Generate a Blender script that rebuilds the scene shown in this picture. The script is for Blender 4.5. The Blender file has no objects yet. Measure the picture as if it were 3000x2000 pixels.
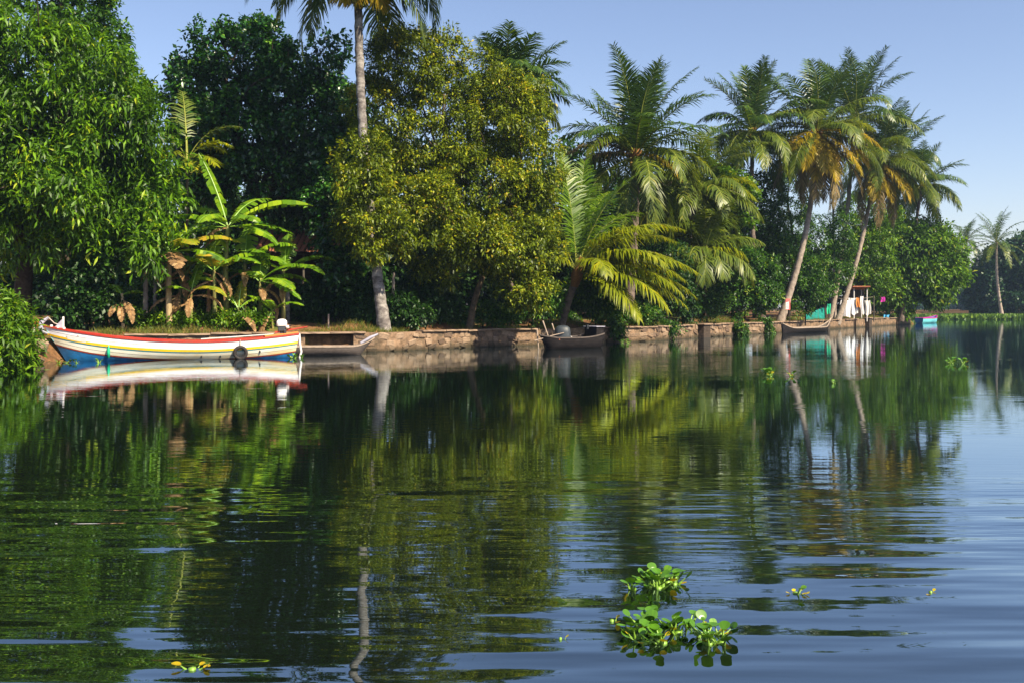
import bpy, bmesh, math, random
import numpy as np
from mathutils import Vector, Matrix, noise as mn

# ------------------------------------------------------------------ camera, sky, sun, exposure
scene = bpy.context.scene
COL = scene.collection
F_PX, CAM_H, HOR = 2917.0, 1.6, 905.0          # focal length and horizon in photo pixels (3000 x 2000), eye height in metres

cam_d = bpy.data.cameras.new('camera')
cam_d.sensor_width = 36.0
cam_d.lens = 36.0 * F_PX / 3000.0
cam_d.shift_y = -(1000.0 - HOR) / 3000.0
cam_d.clip_start, cam_d.clip_end = 0.1, 9000.0
cam = bpy.data.objects.new('camera', cam_d)
cam.location = (0, 0, CAM_H)
cam.rotation_euler = (math.radians(90), 0, 0)
COL.objects.link(cam)
scene.camera = cam

SUN_AZ, SUN_EL = math.radians(133), math.radians(45)     # azimuth clockwise from the viewing direction (+Y)
SUN_V = Vector((math.sin(SUN_AZ) * math.cos(SUN_EL), math.cos(SUN_AZ) * math.cos(SUN_EL), math.sin(SUN_EL)))
world = bpy.data.worlds.new('World')
scene.world = world
world.use_nodes = True
wn = world.node_tree
sky = wn.nodes.new('ShaderNodeTexSky')
sky.sky_type = 'NISHITA'
sky.sun_disc = False
sky.sun_elevation, sky.sun_rotation = SUN_EL, SUN_AZ
sky.altitude, sky.air_density, sky.dust_density, sky.ozone_density = 0.0, 1.0, 0.7, 5.0
wn.nodes['Background'].inputs['Strength'].default_value = 0.085
tint = wn.nodes.new('ShaderNodeMix'); tint.data_type = 'RGBA'; tint.blend_type = 'MULTIPLY'; tint.inputs['Factor'].default_value = 1
tint.inputs['B'].default_value = (1.24, 1.02, .95, 1)          # humid, lavender-grey air over the whole sky
wn.links.new(sky.outputs[0], tint.inputs['A'])
wn.links.new(tint.outputs['Result'], wn.nodes['Background'].inputs['Color'])

sun_d = bpy.data.lights.new('sun', 'SUN')
sun_d.energy, sun_d.angle, sun_d.color = 5.0, math.radians(0.53), (1.0, 0.87, 0.64)
sun = bpy.data.objects.new('sun', sun_d)
sun.rotation_euler = SUN_V.to_track_quat('Z', 'Y').to_euler()
sun.location = (40, -40, 60)
COL.objects.link(sun)

vs = scene.view_settings
vs.view_transform, vs.look, vs.gamma, vs.exposure = 'Standard', 'None', 1.0, 1.12
vs.use_curve_mapping = False
cy = scene.cycles
cy.max_bounces, cy.diffuse_bounces, cy.glossy_bounces = 6, 1, 3
cy.transmission_bounces, cy.transparent_max_bounces, cy.volume_bounces = 4, 6, 0
cy.caustics_reflective = cy.caustics_refractive = False
cy.use_denoising = True

rng = random.Random(7)

def P(px, py, d):
    """photo pixel + distance along the view axis -> world point"""
    return Vector(((px - 1500.0) / F_PX * d, d, CAM_H + (HOR - py) / F_PX * d))

# ------------------------------------------------------------------ helpers: objects
ROOT = {}

def tag(o, label=None, cat=None, group=None, kind=None):
    if label: o['label'] = label
    if cat: o['category'] = cat
    if group: o['group'] = group
    if kind: o['kind'] = kind
    return o

def thing(name, loc, label, cat, group=None):
    o = bpy.data.objects.new(name, None)
    o.empty_display_size = 0.3
    o.location = loc
    COL.objects.link(o)
    ROOT[o] = Vector(loc)
    return tag(o, label, cat, group)

def link(name, me, parent=None):
    o = bpy.data.objects.new(name, me)
    COL.objects.link(o)
    if parent is not None:
        o.parent = parent
        ROOT[o] = ROOT[parent]
    return o

class G:
    """collects verts/faces in world coordinates"""
    def __init__(s): s.V, s.F, s.M = [], [], []
    def add(s, V, F, mi=0):
        b = len(s.V)
        s.V += [tuple(v) for v in V]
        s.F += [tuple(i + b for i in f) for f in F]
        s.M += [mi] * len(F)
        return s
    def grid(s, rows, mi=0, closed=False):
        n, m = len(rows), len(rows[0])
        V = [p for r in rows for p in r]
        F = []
        for i in range(n - 1):
            for j in range(m if closed else m - 1):
                k = (j + 1) % m
                F.append((i * m + j, i * m + k, (i + 1) * m + k, (i + 1) * m + j))
        return s.add(V, F, mi)
    def tube(s, pts, rad, n=8, mi=0, cap=True):
        pts = [Vector(p) for p in pts]
        if not hasattr(rad, '__len__'): rad = [rad] * len(pts)
        rows, a = [], None
        for i, p in enumerate(pts):
            t = (pts[min(i + 1, len(pts) - 1)] - pts[max(i - 1, 0)])
            t = t.normalized() if t.length > 1e-9 else Vector((0, 0, 1))
            if a is None:
                a = t.orthogonal().normalized()
            else:
                a = (a - t * a.dot(t))
                a = a.normalized() if a.length > 1e-6 else t.orthogonal().normalized()
            b = t.cross(a)
            rows.append([p + (a * math.cos(q) + b * math.sin(q)) * rad[i] for q in [2 * math.pi * k / n for k in range(n)]])
        s.grid(rows, mi, closed=True)
        if cap:
            s.add(rows[0], [tuple(reversed(range(n)))], mi)
            s.add(rows[-1], [tuple(range(n))], mi)
        return s
    def box(s, c, size, R=None, mi=0, taper=1.0):
        c = Vector(c); V = []
        for z in (-1, 1):
            k = taper if z > 0 else 1.0
            for x, y in ((-1, -1), (1, -1), (1, 1), (-1, 1)):
                v = Vector((x * size[0] / 2 * k, y * size[1] / 2 * k, z * size[2] / 2))
                V.append(c + (R @ v if R is not None else v))
        return s.add(V, [(3, 2, 1, 0), (4, 5, 6, 7), (0, 1, 5, 4), (1, 2, 6, 5), (2, 3, 7, 6), (3, 0, 4, 7)], mi)
    def lathe(s, prof, c, n=12, axis=None, mi=0):
        c = Vector(c); R = axis.to_track_quat('Z', 'Y').to_matrix() if axis is not None else Matrix.Identity(3)
        rows = [[c + R @ Vector((r * math.cos(2 * math.pi * k / n), r * math.sin(2 * math.pi * k / n), z)) for k in range(n)] for r, z in prof]
        return s.grid(rows, mi, closed=True)
    def build(s, name, mats, parent=None, smooth=False, org=None, bevel=0):
        o0 = ROOT[parent] if parent is not None else (Vector(org) if org is not None else Vector((0, 0, 0)))
        me = bpy.data.meshes.new(name)
        me.from_pydata([(v[0] - o0.x, v[1] - o0.y, v[2] - o0.z) for v in s.V], [], s.F)
        for m in (mats if isinstance(mats, (list, tuple)) else [mats]): me.materials.append(m)
        if any(s.M): me.polygons.foreach_set('material_index', s.M)
        if smooth: me.polygons.foreach_set('use_smooth', [True] * len(me.polygons))
        me.update()
        o = link(name, me, parent)
        if parent is None:
            o.location = o0; ROOT[o] = o0
        if bevel:
            bv = o.modifiers.new('bevel', 'BEVEL'); bv.width = bevel; bv.segments = 2; bv.limit_method = 'ANGLE'
        return o

def tri_mesh(name, V, T, mats, rnd=None, mi=None, smooth=False):
    """fast triangle mesh from numpy arrays with a per-face 'rnd' attribute"""
    me = bpy.data.meshes.new(name)
    V = np.ascontiguousarray(V, dtype=np.float32); T = np.ascontiguousarray(T, dtype=np.int32)
    me.vertices.add(len(V)); me.vertices.foreach_set('co', V.ravel())
    me.loops.add(T.size); me.loops.foreach_set('vertex_index', T.ravel())
    me.polygons.add(len(T))
    me.polygons.foreach_set('loop_start', np.arange(0, T.size, 3, dtype=np.int32))
    for m in (mats if isinstance(mats, (list, tuple)) else [mats]): me.materials.append(m)
    if mi is not None: me.polygons.foreach_set('material_index', np.asarray(mi, dtype=np.int32))
    if smooth: me.polygons.foreach_set('use_smooth', np.ones(len(T), dtype=bool))
    me.update(calc_edges=True)
    if rnd is not None:
        at = me.attributes.new('rnd', 'FLOAT', 'FACE')
        at.data.foreach_set('value', np.asarray(rnd, dtype=np.float32))
    return me

# ------------------------------------------------------------------ helpers: materials
def new_mat(name):
    m = bpy.data.materials.new(name); m.use_nodes = True
    nt = m.node_tree
    return m, nt, nt.nodes['Principled BSDF']

def ramp(nt, stops, interp='LINEAR'):
    r = nt.nodes.new('ShaderNodeValToRGB'); e = r.color_ramp; e.interpolation = interp
    while len(e.elements) < len(stops): e.elements.new(0.5)
    for el, (p, c) in zip(e.elements, stops):
        el.position = p; el.color = (*c, 1)
    return r

def noise_node(nt, scale, detail=4, rough=0.6, vec=None, coord='Object'):
    n = nt.nodes.new('ShaderNodeTexNoise')
    n.inputs['Scale'].default_value = scale; n.inputs['Detail'].default_value = detail; n.inputs['Roughness'].default_value = rough
    if vec is None:
        tc = nt.nodes.new('ShaderNodeTexCoord'); vec = tc.outputs[coord]
    nt.links.new(vec, n.inputs['Vector'])
    return n

def mat(name, c, rough=0.6, var=0.25, scale=6.0, bump=0.0, spec=0.4, metal=0.0, dirt=None, dirt_amt=0.5, coord='Object', stretch=None):
    """procedural surface: colour broken up by noise, optional dirt patches and bump"""
    m, nt, b = new_mat(name)
    vec = None
    if stretch:
        tc = nt.nodes.new('ShaderNodeTexCoord'); mp = nt.nodes.new('ShaderNodeMapping')
        mp.inputs['Scale'].default_value = stretch
        nt.links.new(tc.outputs[coord], mp.inputs['Vector']); vec = mp.outputs[0]
    n = noise_node(nt, scale, 6, 0.65, vec, coord)
    lo = tuple(x * (1 - var) for x in c); hi = tuple(min(1, x * (1 + var)) for x in c)
    r = ramp(nt, [(0.3, lo), (0.7, hi)]); nt.links.new(n.outputs['Fac'], r.inputs['Fac'])
    out = r.outputs['Color']
    if dirt:
        n2 = noise_node(nt, scale * 0.35, 5, 0.7, vec, coord)
        r2 = ramp(nt, [(0.45, (0, 0, 0)), (0.68, (dirt_amt,) * 3)]); nt.links.new(n2.outputs['Fac'], r2.inputs['Fac'])
        mx = nt.nodes.new('ShaderNodeMix'); mx.data_type = 'RGBA'
        nt.links.new(r2.outputs['Color'], mx.inputs['Factor']); nt.links.new(out, mx.inputs['A']); mx.inputs['B'].default_value = (*dirt, 1)
        out = mx.outputs['Result']
    nt.links.new(out, b.inputs['Base Color'])
    b.inputs['Roughness'].default_value = rough; b.inputs['Specular IOR Level'].default_value = spec; b.inputs['Metallic'].default_value = metal
    if bump:
        bp = nt.nodes.new('ShaderNodeBump'); bp.inputs['Strength'].default_value = 1.0; bp.inputs['Distance'].default_value = bump
        nt.links.new(n.outputs['Fac'], bp.inputs['Height']); nt.links.new(bp.outputs[0], b.inputs['Normal'])
    return m

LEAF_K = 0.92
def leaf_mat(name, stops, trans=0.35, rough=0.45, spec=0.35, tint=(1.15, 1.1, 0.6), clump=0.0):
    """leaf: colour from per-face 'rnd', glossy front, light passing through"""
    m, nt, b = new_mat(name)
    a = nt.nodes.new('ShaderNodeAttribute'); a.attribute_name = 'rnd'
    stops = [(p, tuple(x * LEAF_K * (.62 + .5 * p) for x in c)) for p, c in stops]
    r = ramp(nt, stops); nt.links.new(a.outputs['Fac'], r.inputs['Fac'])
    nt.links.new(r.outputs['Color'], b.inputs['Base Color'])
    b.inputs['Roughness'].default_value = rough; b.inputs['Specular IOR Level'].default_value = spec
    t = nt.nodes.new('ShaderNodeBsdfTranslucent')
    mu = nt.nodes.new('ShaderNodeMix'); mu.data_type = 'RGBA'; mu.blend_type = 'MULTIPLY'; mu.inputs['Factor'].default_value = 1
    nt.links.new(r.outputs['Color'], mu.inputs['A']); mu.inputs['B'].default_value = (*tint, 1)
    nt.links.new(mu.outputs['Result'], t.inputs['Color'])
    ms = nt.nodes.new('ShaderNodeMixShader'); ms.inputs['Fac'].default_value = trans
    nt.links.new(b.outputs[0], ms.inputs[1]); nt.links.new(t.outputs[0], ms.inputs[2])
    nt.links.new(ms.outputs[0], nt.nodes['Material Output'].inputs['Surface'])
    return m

LM = {
 'mango':  leaf_mat('mango leaf', [(0, (.035, .10, .003)), (.5, (.095, .235, .004)), (.86, (.19, .37, .006)), (1, (.34, .42, .015))], .40),
 'dark':   leaf_mat('dark broad leaf', [(0, (.012, .05, .007)), (.55, (.030, .125, .012)), (.9, (.07, .22, .018)), (1, (.16, .32, .03))], .28, .32, .6),
 'olive':  leaf_mat('olive leaf', [(0, (.055, .10, .006)), (.45, (.15, .22, .006)), (.8, (.30, .36, .008)), (.95, (.44, .43, .012)), (1, (.46, .36, .02))], .38),
 'bush':   leaf_mat('bush leaf', [(0, (.02, .075, .006)), (.5, (.05, .15, .010)), (.88, (.11, .25, .015)), (1, (.25, .32, .03))], .35),
 'bright': leaf_mat('bright leaf', [(0, (.05, .13, .005)), (.5, (.11, .25, .008)), (.9, (.20, .36, .012)), (1, (.34, .38, .03))], .42),
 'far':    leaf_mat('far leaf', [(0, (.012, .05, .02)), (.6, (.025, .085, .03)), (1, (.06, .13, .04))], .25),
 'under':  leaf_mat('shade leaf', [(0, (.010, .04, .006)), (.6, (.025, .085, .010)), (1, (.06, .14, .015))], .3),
 'palm':   leaf_mat('palm leaflet', [(0, (.028, .075, .010)), (.6, (.065, .135, .012)), (1, (.15, .22, .02))], .30, .38, .5),
 'palm_y': leaf_mat('yellow green palm leaflet', [(0, (.13, .20, .004)), (.6, (.28, .33, .006)), (1, (.50, .43, .010))], .42, .4),
 'palm_o': leaf_mat('olive palm leaflet', [(0, (.06, .11, .012)), (.6, (.13, .19, .015)), (1, (.27, .27, .03))], .35, .4),
 'palm_g': leaf_mat('golden palm leaflet', [(0, (.28, .23, .012)), (.5, (.46, .36, .014)), (1, (.56, .32, .02))], .38, .5),
 'palm_d': leaf_mat('dead palm leaflet', [(0, (.15, .11, .04)), (.6, (.28, .21, .08)), (1, (.40, .30, .14))], .25, .6),
 'palm_b': leaf_mat('fresh palm leaflet', [(0, (.06, .15, .006)), (.6, (.13, .24, .008)), (1, (.28, .36, .012))], .42, .4),
 'banana': leaf_mat('banana blade', [(0, (.07, .19, .006)), (.55, (.15, .31, .008)), (1, (.32, .44, .012))], .42, .38),
 'banana_y': leaf_mat('yellow banana blade', [(0, (.18, .28, .012)), (.6, (.38, .38, .02)), (1, (.48, .30, .03))], .42, .4),
 'banana_d': leaf_mat('dry banana leaf', [(0, (.16, .08, .03)), (.6, (.34, .20, .08)), (1, (.5, .34, .16))], .2, .7),
 'hyac':   leaf_mat('hyacinth leaf', [(0, (.05, .15, .015)), (.6, (.11, .28, .02)), (1, (.24, .42, .03))], .25, .25, .5),
 'hyac_y': leaf_mat('yellow hyacinth leaf', [(0, (.55, .40, .01)), (.7, (.70, .55, .015)), (1, (.65, .28, .02))], .25, .3),
 'grass':  leaf_mat('grass blade', [(0, (.07, .11, .012)), (.6, (.16, .20, .02)), (.85, (.30, .24, .05)), (1, (.38, .22, .08))], .3, .6),
 'mat':    leaf_mat('floating plant leaf', [(0, (.06, .14, .012)), (.6, (.13, .26, .015)), (1, (.26, .38, .03))], .3, .5),
}
MT = {
 'bark':   mat('bark', (.13, .095, .065), .9, .5, 9, .02, .15, dirt=(.05, .055, .03), dirt_amt=.7),
 'bark_d': mat('dark bark', (.06, .045, .035), .9, .5, 9, .02, .15),
 'palm_tr': mat('palm trunk', (.13, .115, .11), .9, .5, 6, .02, .15, dirt=(.48, .45, .42), dirt_amt=.8, stretch=(1, 1, 1.6)),
 'palm_tr_d': mat('dark palm trunk', (.13, .10, .085), .9, .5, 7, .02, .15, dirt=(.26, .20, .16), dirt_amt=.6),
 'palm_tr_p': mat('pale palm trunk', (.34, .28, .23), .9, .35, 5, .015, .15, dirt=(.2, .15, .12), dirt_amt=.6),
 'rachis': mat('frond stalk', (.20, .22, .03), .5, .3, 4, 0, .4),
 'rachis_o': mat('orange frond stalk', (.46, .22, .03), .5, .3, 4, 0, .4),
 'rachis_d': mat('dead frond stalk', (.26, .14, .06), .8, .3, 4, 0, .2),
 'fibre':  mat('palm fibre', (.20, .10, .035), .95, .5, 20, .02, .1),
 'stem':   mat('banana stem', (.17, .19, .05), .6, .5, 6, .01, .3, dirt=(.22, .11, .045), dirt_amt=.9, stretch=(1, 1, .2)),
 'stem_p': mat('pale shoot stem', (.36, .27, .15), .8, .4, 8, .01, .2, stretch=(1, 1, .2)),
 'petiole': mat('petiole', (.16, .30, .03), .45, .3, 30, 0, .5),
 'coconut': mat('coconut husk', (.33, .20, .03), .5, .4, 8, .005, .3),
 'plaster': mat('coping stone', (.29, .20, .14), .9, .35, 5, .01, .15, dirt=(.14, .11, .08), dirt_amt=.75),
 'stone':  mat('rubble stone', (.23, .155, .105), .9, .45, 7, .02, .15, dirt=(.10, .085, .06), dirt_amt=.8),
 'stone2': mat('pale rubble stone', (.30, .21, .145), .9, .35, 7, .02, .15, dirt=(.16, .12, .08), dirt_amt=.7),
 'stone3': mat('dark rubble stone', (.15, .10, .072), .9, .45, 7, .02, .15, dirt=(.06, .06, .045), dirt_amt=.8),
 'mortar': mat('wall core', (.235, .155, .10), .95, .5, 5, .05, .1, dirt=(.06, .055, .04), dirt_amt=.8),
 'white':  mat('white boat paint', (.80, .78, .80), .45, .08, 5, .001, .4, dirt=(.50, .47, .48), dirt_amt=.7, stretch=(.5, .5, 3)),
 'cream':  mat('cream boat paint', (.74, .74, .64), .45, .1, 3, .001, .4, dirt=(.66, .44, .12), dirt_amt=.75, stretch=(.5, .5, 3)),
 'yellow': mat('yellow boat paint', (.78, .48, .01), .4, .12, 6, 0, .45, dirt=(.6, .35, .05), dirt_amt=.5),
 'teal':   mat('teal boat paint', (.02, .20, .26), .4, .25, 4, 0, .45),
 'blue':   mat('blue boat paint', (.02, .19, .48), .42, .3, 4, .001, .45, dirt=(.03, .06, .09), dirt_amt=.8),
 'redline': mat('brown red boat paint', (.30, .05, .02), .5, .3, 6, 0, .4),
 'red':    mat('red boat paint', (.40, .028, .014), .42, .2, 4, .001, .45, dirt=(.26, .06, .03), dirt_amt=.7),
 'cyan':   mat('cyan boat paint', (.14, .58, .62), .45, .15, 4, 0, .4, dirt=(.05, .28, .40), dirt_amt=.7),
 'wood':   mat('weathered grey wood', (.11, .09, .082), .8, .35, 8, .004, .2, dirt=(.07, .06, .055), dirt_amt=.7, stretch=(1, 1, 4)),
 'wood_l': mat('pale worn wood', (.32, .25, .20), .8, .3, 8, .003, .2),
 'wood_b': mat('tarred black wood', (.014, .012, .013), .85, .4, 8, .003, .08, dirt=(.035, .03, .03), dirt_amt=.5, stretch=(1, 1, 4)),
 'rubber': mat('black rubber', (.022, .018, .017), .7, .4, 12, .003, .3),
 'black':  mat('black plastic', (.02, .022, .028), .45, .3, 8, 0, .4),
 'grey':   mat('grey engine cover', (.03, .038, .047), .5, .25, 5, 0, .4, dirt=(.05, .055, .06), dirt_amt=.5),
 'greyp':  mat('grey paint', (.34, .33, .40), .5, .2, 5, 0, .4),
 'cowl':   mat('white cowl', (.74, .70, .68), .35, .06, 5, 0, .5, dirt=(.5, .46, .44), dirt_amt=.4),
 'ink':    mat('faded lettering', (.22, .20, .30), .7, .3, 20, 0, .2),
 'green':  mat('green plastic', (.01, .40, .20), .35, .2, 8, 0, .5),
 'tile':   mat('terracotta tile', (.40, .15, .085), .85, .45, 4, .01, .15, dirt=(.08, .055, .04), dirt_amt=.7),
 'hutwall': mat('dark plank', (.045, .033, .027), .9, .4, 6, .008, .15, stretch=(3, 3, .5)),
 'post':   mat('weathered post', (.10, .085, .07), .9, .4, 8, .01, .15, stretch=(2, 2, .4)),
 'cloth_w': mat('white cloth', (.80, .79, .80), .9, .06, 3, .01, .1),
 'cloth_o': mat('orange cloth', (.58, .22, .06), .9, .15, 4, .01, .1),
 'cloth_g': mat('grey white cloth', (.60, .58, .56), .9, .12, 4, .01, .1),
 'cloth_m': mat('magenta cloth', (.40, .03, .28), .9, .15, 4, .01, .1),
 'net':    mat('teal shade net', (.01, .20, .17), .85, .35, 5, .01, .2),
 'sign_r': mat('pink red banner', (.75, .16, .15), .7, .1, 4, 0, .3),
 'rust':   mat('rusty sheet', (.30, .11, .06), .8, .35, 6, .005, .2),
 'tarp':   mat('blue tarpaulin', (.05, .30, .55), .6, .2, 5, .01, .3),
 'rope':   mat('rope', (.45, .40, .33), .9, .2, 20, 0, .1),
}

def damp(m, top=.16):
    """dark tide stain near the waterline"""
    nt = m.node_tree; b = nt.nodes['Principled BSDF']; src = b.inputs['Base Color'].links[0].from_socket
    ge = nt.nodes.new('ShaderNodeNewGeometry'); sp = nt.nodes.new('ShaderNodeSeparateXYZ'); nt.links.new(ge.outputs['Position'], sp.inputs[0])
    n = noise_node(nt, 1.3, 4, .6, ge.outputs['Position'])
    ma = nt.nodes.new('ShaderNodeMath'); ma.operation = 'MULTIPLY_ADD'; nt.links.new(n.outputs['Fac'], ma.inputs[0]); ma.inputs[1].default_value = -.35; nt.links.new(sp.outputs['Z'], ma.inputs[2])
    mr = nt.nodes.new('ShaderNodeMapRange'); nt.links.new(ma.outputs[0], mr.inputs['Value'])
    for k, q in zip(('From Min', 'From Max', 'To Min', 'To Max'), (top - .30, top - .08, .85, 0)): mr.inputs[k].default_value = q
    mx = nt.nodes.new('ShaderNodeMix'); mx.data_type = 'RGBA'; nt.links.new(mr.outputs['Result'], mx.inputs['Factor']); nt.links.new(src, mx.inputs['A']); mx.inputs['B'].default_value = (.035, .032, .02, 1)
    nt.links.new(mx.outputs['Result'], b.inputs['Base Color'])
for k in ('stone', 'stone2', 'stone3', 'mortar'): damp(MT[k])

# ------------------------------------------------------------------ shoreline and land
SH = [(-70, 20), (-40, 22), (-24, 23.2), (-15.6, 25.0), (-14.4, 28.0), (-14.3, 30.6), (-13.4, 34.4), (-7.6, 36.6), (-4.7, 38.0), (-1.6, 42.0),
      (2.2, 45.2), (7.0, 49.8), (10.7, 56.2), (18.4, 67.8), (26.0, 80.2), (37.0, 97.2), (42.2, 105), (43.6, 115), (40, 130), (20, 170), (-10, 220), (-60, 300)]
NX, NY = 0.6607, 0.7507                      # along-shore axis;  inland axis = (-NY, NX)
_pp = np.array([x * NX + y * NY for x, y in SH]); _sx = np.array([a[0] for a in SH]); _sy = np.array([a[1] for a in SH])

def shore_at(p): return float(np.interp(p, _pp, _sx)), float(np.interp(p, _pp, _sy))
def inland(x, y):
    p = x * NX + y * NY; sx, sy = shore_at(p)
    return (x - sx) * -NY + (y - sy) * NX
def sstep(a, b, x):
    t = min(1, max(0, (x - a) / (b - a))); return t * t * (3 - 2 * t)
def gz(x, y):
    t = inland(x, y)
    n = mn.noise(Vector((x * .45, y * .45, 1.3))) ; n2 = mn.noise(Vector((x * 1.6, y * 1.6, 7.1)))
    return 0.68 + sstep(.45, 2.2, t) * (.24 + .34 * n + .09 * n2) + .5 * sstep(3, 40, t)
def ground(px, d):
    x = (px - 1500) / F_PX * d
    return Vector((x, d, gz(x, d)))

def soil_material():
    m, nt, b = new_mat('bank soil')
    tc = nt.nodes.new('ShaderNodeTexCoord')
    n1 = noise_node(nt, .7, 5, .6, tc.outputs['Object']); n2 = noise_node(nt, 5, 6, .7, tc.outputs['Object'])
    r1 = ramp(nt, [(.3, (.06, .035, .02)), (.5, (.15, .078, .036)), (.68, (.26, .135, .06))]); nt.links.new(n2.outputs['Fac'], r1.inputs['Fac'])
    r2 = ramp(nt, [(.3, (.06, .075, .018)), (.7, (.12, .13, .03))]); nt.links.new(n2.outputs['Fac'], r2.inputs['Fac'])
    k = ramp(nt, [(.52, (0, 0, 0)), (.64, (1, 1, 1))]); nt.links.new(n1.outputs['Fac'], k.inputs['Fac'])
    mx = nt.nodes.new('ShaderNodeMix'); mx.data_type = 'RGBA'
    nt.links.new(k.outputs['Color'], mx.inputs['Factor']); nt.links.new(r1.outputs['Color'], mx.inputs['A']); nt.links.new(r2.outputs['Color'], mx.inputs['B'])
    nt.links.new(mx.outputs['Result'], b.inputs['Base Color']); b.inputs['Roughness'].default_value = .95; b.inputs['Specular IOR Level'].default_value = .1
    bp = nt.nodes.new('ShaderNodeBump'); bp.inputs['Distance'].default_value = .05
    nt.links.new(n2.outputs['Fac'], bp.inputs['Height']); nt.links.new(bp.outputs[0], b.inputs['Normal'])
    return m
SOIL = soil_material()

def build_land():
    g = G(); rows = []
    ps = []
    for a, b in zip(_pp[:-1], _pp[1:]):
        n = max(2, int((b - a) / (.35 if a < 120 else 6)))
        ps += [a + (b - a) * i / n for i in range(n)]
    for p in ps:
        sx, sy = shore_at(p); r = []
        walled = sx > -13.6 and p < _pp[16]
        prof = [(.33, -.6), (.34, .66)] if walled else [(-1.0, -.7), (-.35, -.15), (-.05, .22), (.2, .48)]
        for t, z in prof:
            k = 0 if walled else .22 * mn.noise(Vector((p * .9, t * 2, z * 3)))
            r.append((sx - NY * (t + k), sy + NX * (t + k), z + k * .4))
        if walled: r = [r[0], r[0], r[0], r[1]]
        for t in (.5, .8, 1.1, 1.5, 2, 2.6, 3.3, 4.5, 6, 9, 14, 24, 45, 90, 200, 420):
            x, y = sx - NY * t, sy + NX * t
            r.append((x, y, gz(x, y)))
        rows.append(r)
    g.grid(rows)
    tag(g.build('river_bank', SOIL, smooth=True), kind='structure')
build_land()

def build_far_bank():
    pts = [(-60, 420), (0, 300), (34, 215), (56, 165), (66, 151), (80, 147), (120, 144), (240, 136), (500, 120), (900, 90)]
    g = G(); rows = []
    for (x0, y0), (x1, y1) in zip(pts[:-1], pts[1:]):
        for i in range(12):
            x, y = x0 + (x1 - x0) * i / 12, y0 + (y1 - y0) * i / 12
            dx, dy = x1 - x0, y1 - y0; l = math.hypot(dx, dy); nx, ny = -dy / l, dx / l
            rows.append([(x + nx * t, y + ny * t, z + (.1 * mn.noise(Vector((x * .3, y * .3, t))) if t > 0 else 0)) for t, z in ((-2, -.6), (0, .15), (2, .4), (8, .6), (30, .9), (120, 1.2), (700, 2))])
    g.grid(rows)
    tag(g.build('far_river_bank', SOIL, smooth=True), kind='structure')
build_far_bank()

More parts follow.
